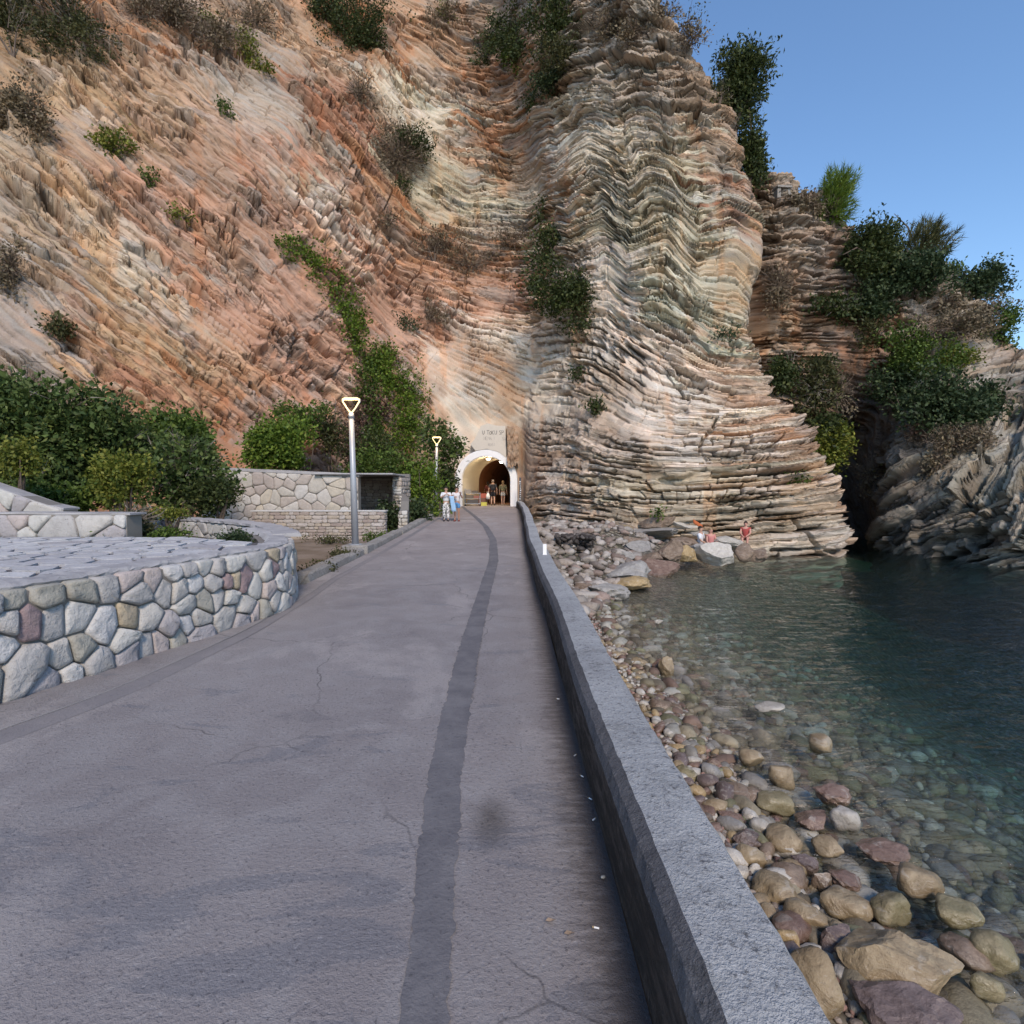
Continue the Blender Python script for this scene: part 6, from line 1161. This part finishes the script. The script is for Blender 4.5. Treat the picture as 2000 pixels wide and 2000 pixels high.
for q, (x, y, z, lab) in enumerate([(.62, 41.8, 2.35, 'upper orange lantern at the right inside the tunnel'), (.72, 42.2, 1.7, 'lower orange lantern at the right inside the tunnel')]):
    t = tag(empty('lantern', (x, y, z)), lab, 'lantern', 'lanterns in the tunnel'); MB().tube([(0, 0, -.14), (0, 0, -.08), (0, 0, .08), (0, 0, .14)], [.06, .12, .12, .06], 8).build('shade', emis('lantern_glow%d' % q, (1, .36, .10), 1.6), t, True); MB().tube([(0, 0, .14), (0, 0, .5)], .01, 5).build('cord', M_HAIR, t)
    l = bpy.data.lights.new('lantern_light', 'POINT'); l.energy = 16; l.color = (1, .42, .16); l.shadow_soft_size = .1; lo = bpy.data.objects.new('lantern_light', l); COL.objects.link(lo); lo.parent = t; lo.location = (-.25, -.2, 0)
stall = tag(empty('tunnel_stall', (.55, 40.5, zt)), 'dark wooden stall along the right side of the tunnel', 'stall'); mwood = plain('dark_wood', (.12, .07, .04), .8)
MB().box((0, 0, .8), (.6, 2.6, .05)).build('counter', mwood, stall)
for a in (-1.2, 1.2):
    for b in (-.25, .25): MB().box((b, a, .4), (.06, .06, .8)).build('leg', mwood, stall)
gp = tag(empty('gate_post', (.50, 33.75, .45)), 'thin dark post with pale scribbled stickers right of the tunnel', 'post'); MB().tube([(0, 0, 0), (0, 0, 1.85)], .06, 8).build('pole', plain('dark_steel', (.10, .10, .11), .6), gp)
for k in range(9): MB().box((rg.uniform(-.02, .02), -.062, .55 + k * .13), (rg.uniform(.04, .08), .008, rg.uniform(.03, .08)), rz=rg.uniform(-.2, .2)).build('sticker', M_WHITE, gp)
wp = tag(empty('white_plate', (.60, 10.1, .375 + float(pz(10.1)))), 'small white plate standing on the parapet', 'plate'); MB().box((0, 0, .10), (.065, .03, .19), bev=.008).build('plate', M_WHITE, wp); MB().box((0, 0, .01), (.08, .06, .02), bev=.004).build('foot', M_WHITE, wp)
# litter on the path
for px, py, kd, lab in [(1178, 1713, 'p', 'white pebble on the path at the foot of the parapet'), (1165, 1812, 'b', 'longer white cigarette end nearest the camera'), (1123, 1475, 'b', 'white cigarette end at the foot of the parapet, farther away'), (1137, 1516, 'b', 'white cigarette end between two others by the parapet'), (1153, 1560, 'b', 'cigarette end lying along the parapet'), (1160, 1600, 'b', 'short cigarette end before the white pebble'), (1112, 1825, 'l', 'curled dry leaf on the path'), (1090, 1365, 'b', 'faint white scrap by the parapet, far'), (1075, 1800, 'l', 'small dark dry leaf left of the curled one')]:
    p = onz(px, py, .012); a = rb.uniform(0, 3)
    if kd == 'p': put_rock('path_pebble', lab, 'pebble', p, (.010, .008, .007), 'pale', SMALL[0], None)
    elif kd == 'b':
        t = tag(empty('cigarette_end', p, a), lab, 'litter', 'litter along the parapet'); t.scale = (.7, .7, .7); MB().tube([(-.014, 0, 0), (.012, 0, 0)], .0045, 6).build('paper', M_WHITE, t); MB().tube([(.012, 0, 0), (.022, 0, 0)], .0046, 6).build('filter', PM['ochre'], t)
    else: tag(mesh_obj('dry_leaf', [(-.02, 0, .004), (-.008, .008, .010), (.01, .007, .005), (.02, 0, .009), (.008, -.007, .008), (-.008, -.006, .004), (0, 0, .0)], [(0, 6, 1), (1, 6, 2), (2, 6, 3), (3, 6, 4), (4, 6, 5), (5, 6, 0)], PM['brown'], loc=p), lab, 'leaf')
# concrete block on the ridge, orange cloth on the rocks
rp = CB.pick(1525, 372)[0]; rs = tag(empty('concrete_ruin', (rp.x, rp.y + .2, rp.z - .3)), 'small concrete bunker-like ruin on the ridge left of the light pine', 'ruin')
rs.scale = (.6, .6, .6)
MB().box((0, 0, .95), (1.5, 1.3, .18), rz=.1, bev=.02).build('roof_slab', M_KERB, rs); MB().box((-.5, 0, .4), (.35, 1.1, .95), rz=.1, bev=.02).build('pier', M_KERB, rs); MB().box((.55, .1, .4), (.25, 1.0, .95), rz=.1, bev=.02).build('pier', M_KERB, rs); MB().box((.05, .5, .4), (.9, .1, .9), rz=.1).build('back_wall', M_MORT, rs)
op = at(1360, 1018, 24.6); V = []; F = []
for i in range(6):
    for j in range(4): V.append((op.x + (i - 2.5) * .08, op.y - .2 + .03 * math.sin(i * 2 + j), op.z + .1 - j * .06 - i * .05))
for i in range(5):
    for j in range(3): a = i * 4 + j; F.append((a, a + 4, a + 5, a + 1))
oc = mesh_obj('orange_cloth', V, F, cloth('orange_cloth', (.50, .14, .05)), smooth=True); oc.modifiers.new('Solidify', 'SOLIDIFY').thickness = .02; tag(oc, 'orange cloth spread on the rock above the sitting couple', 'cloth')
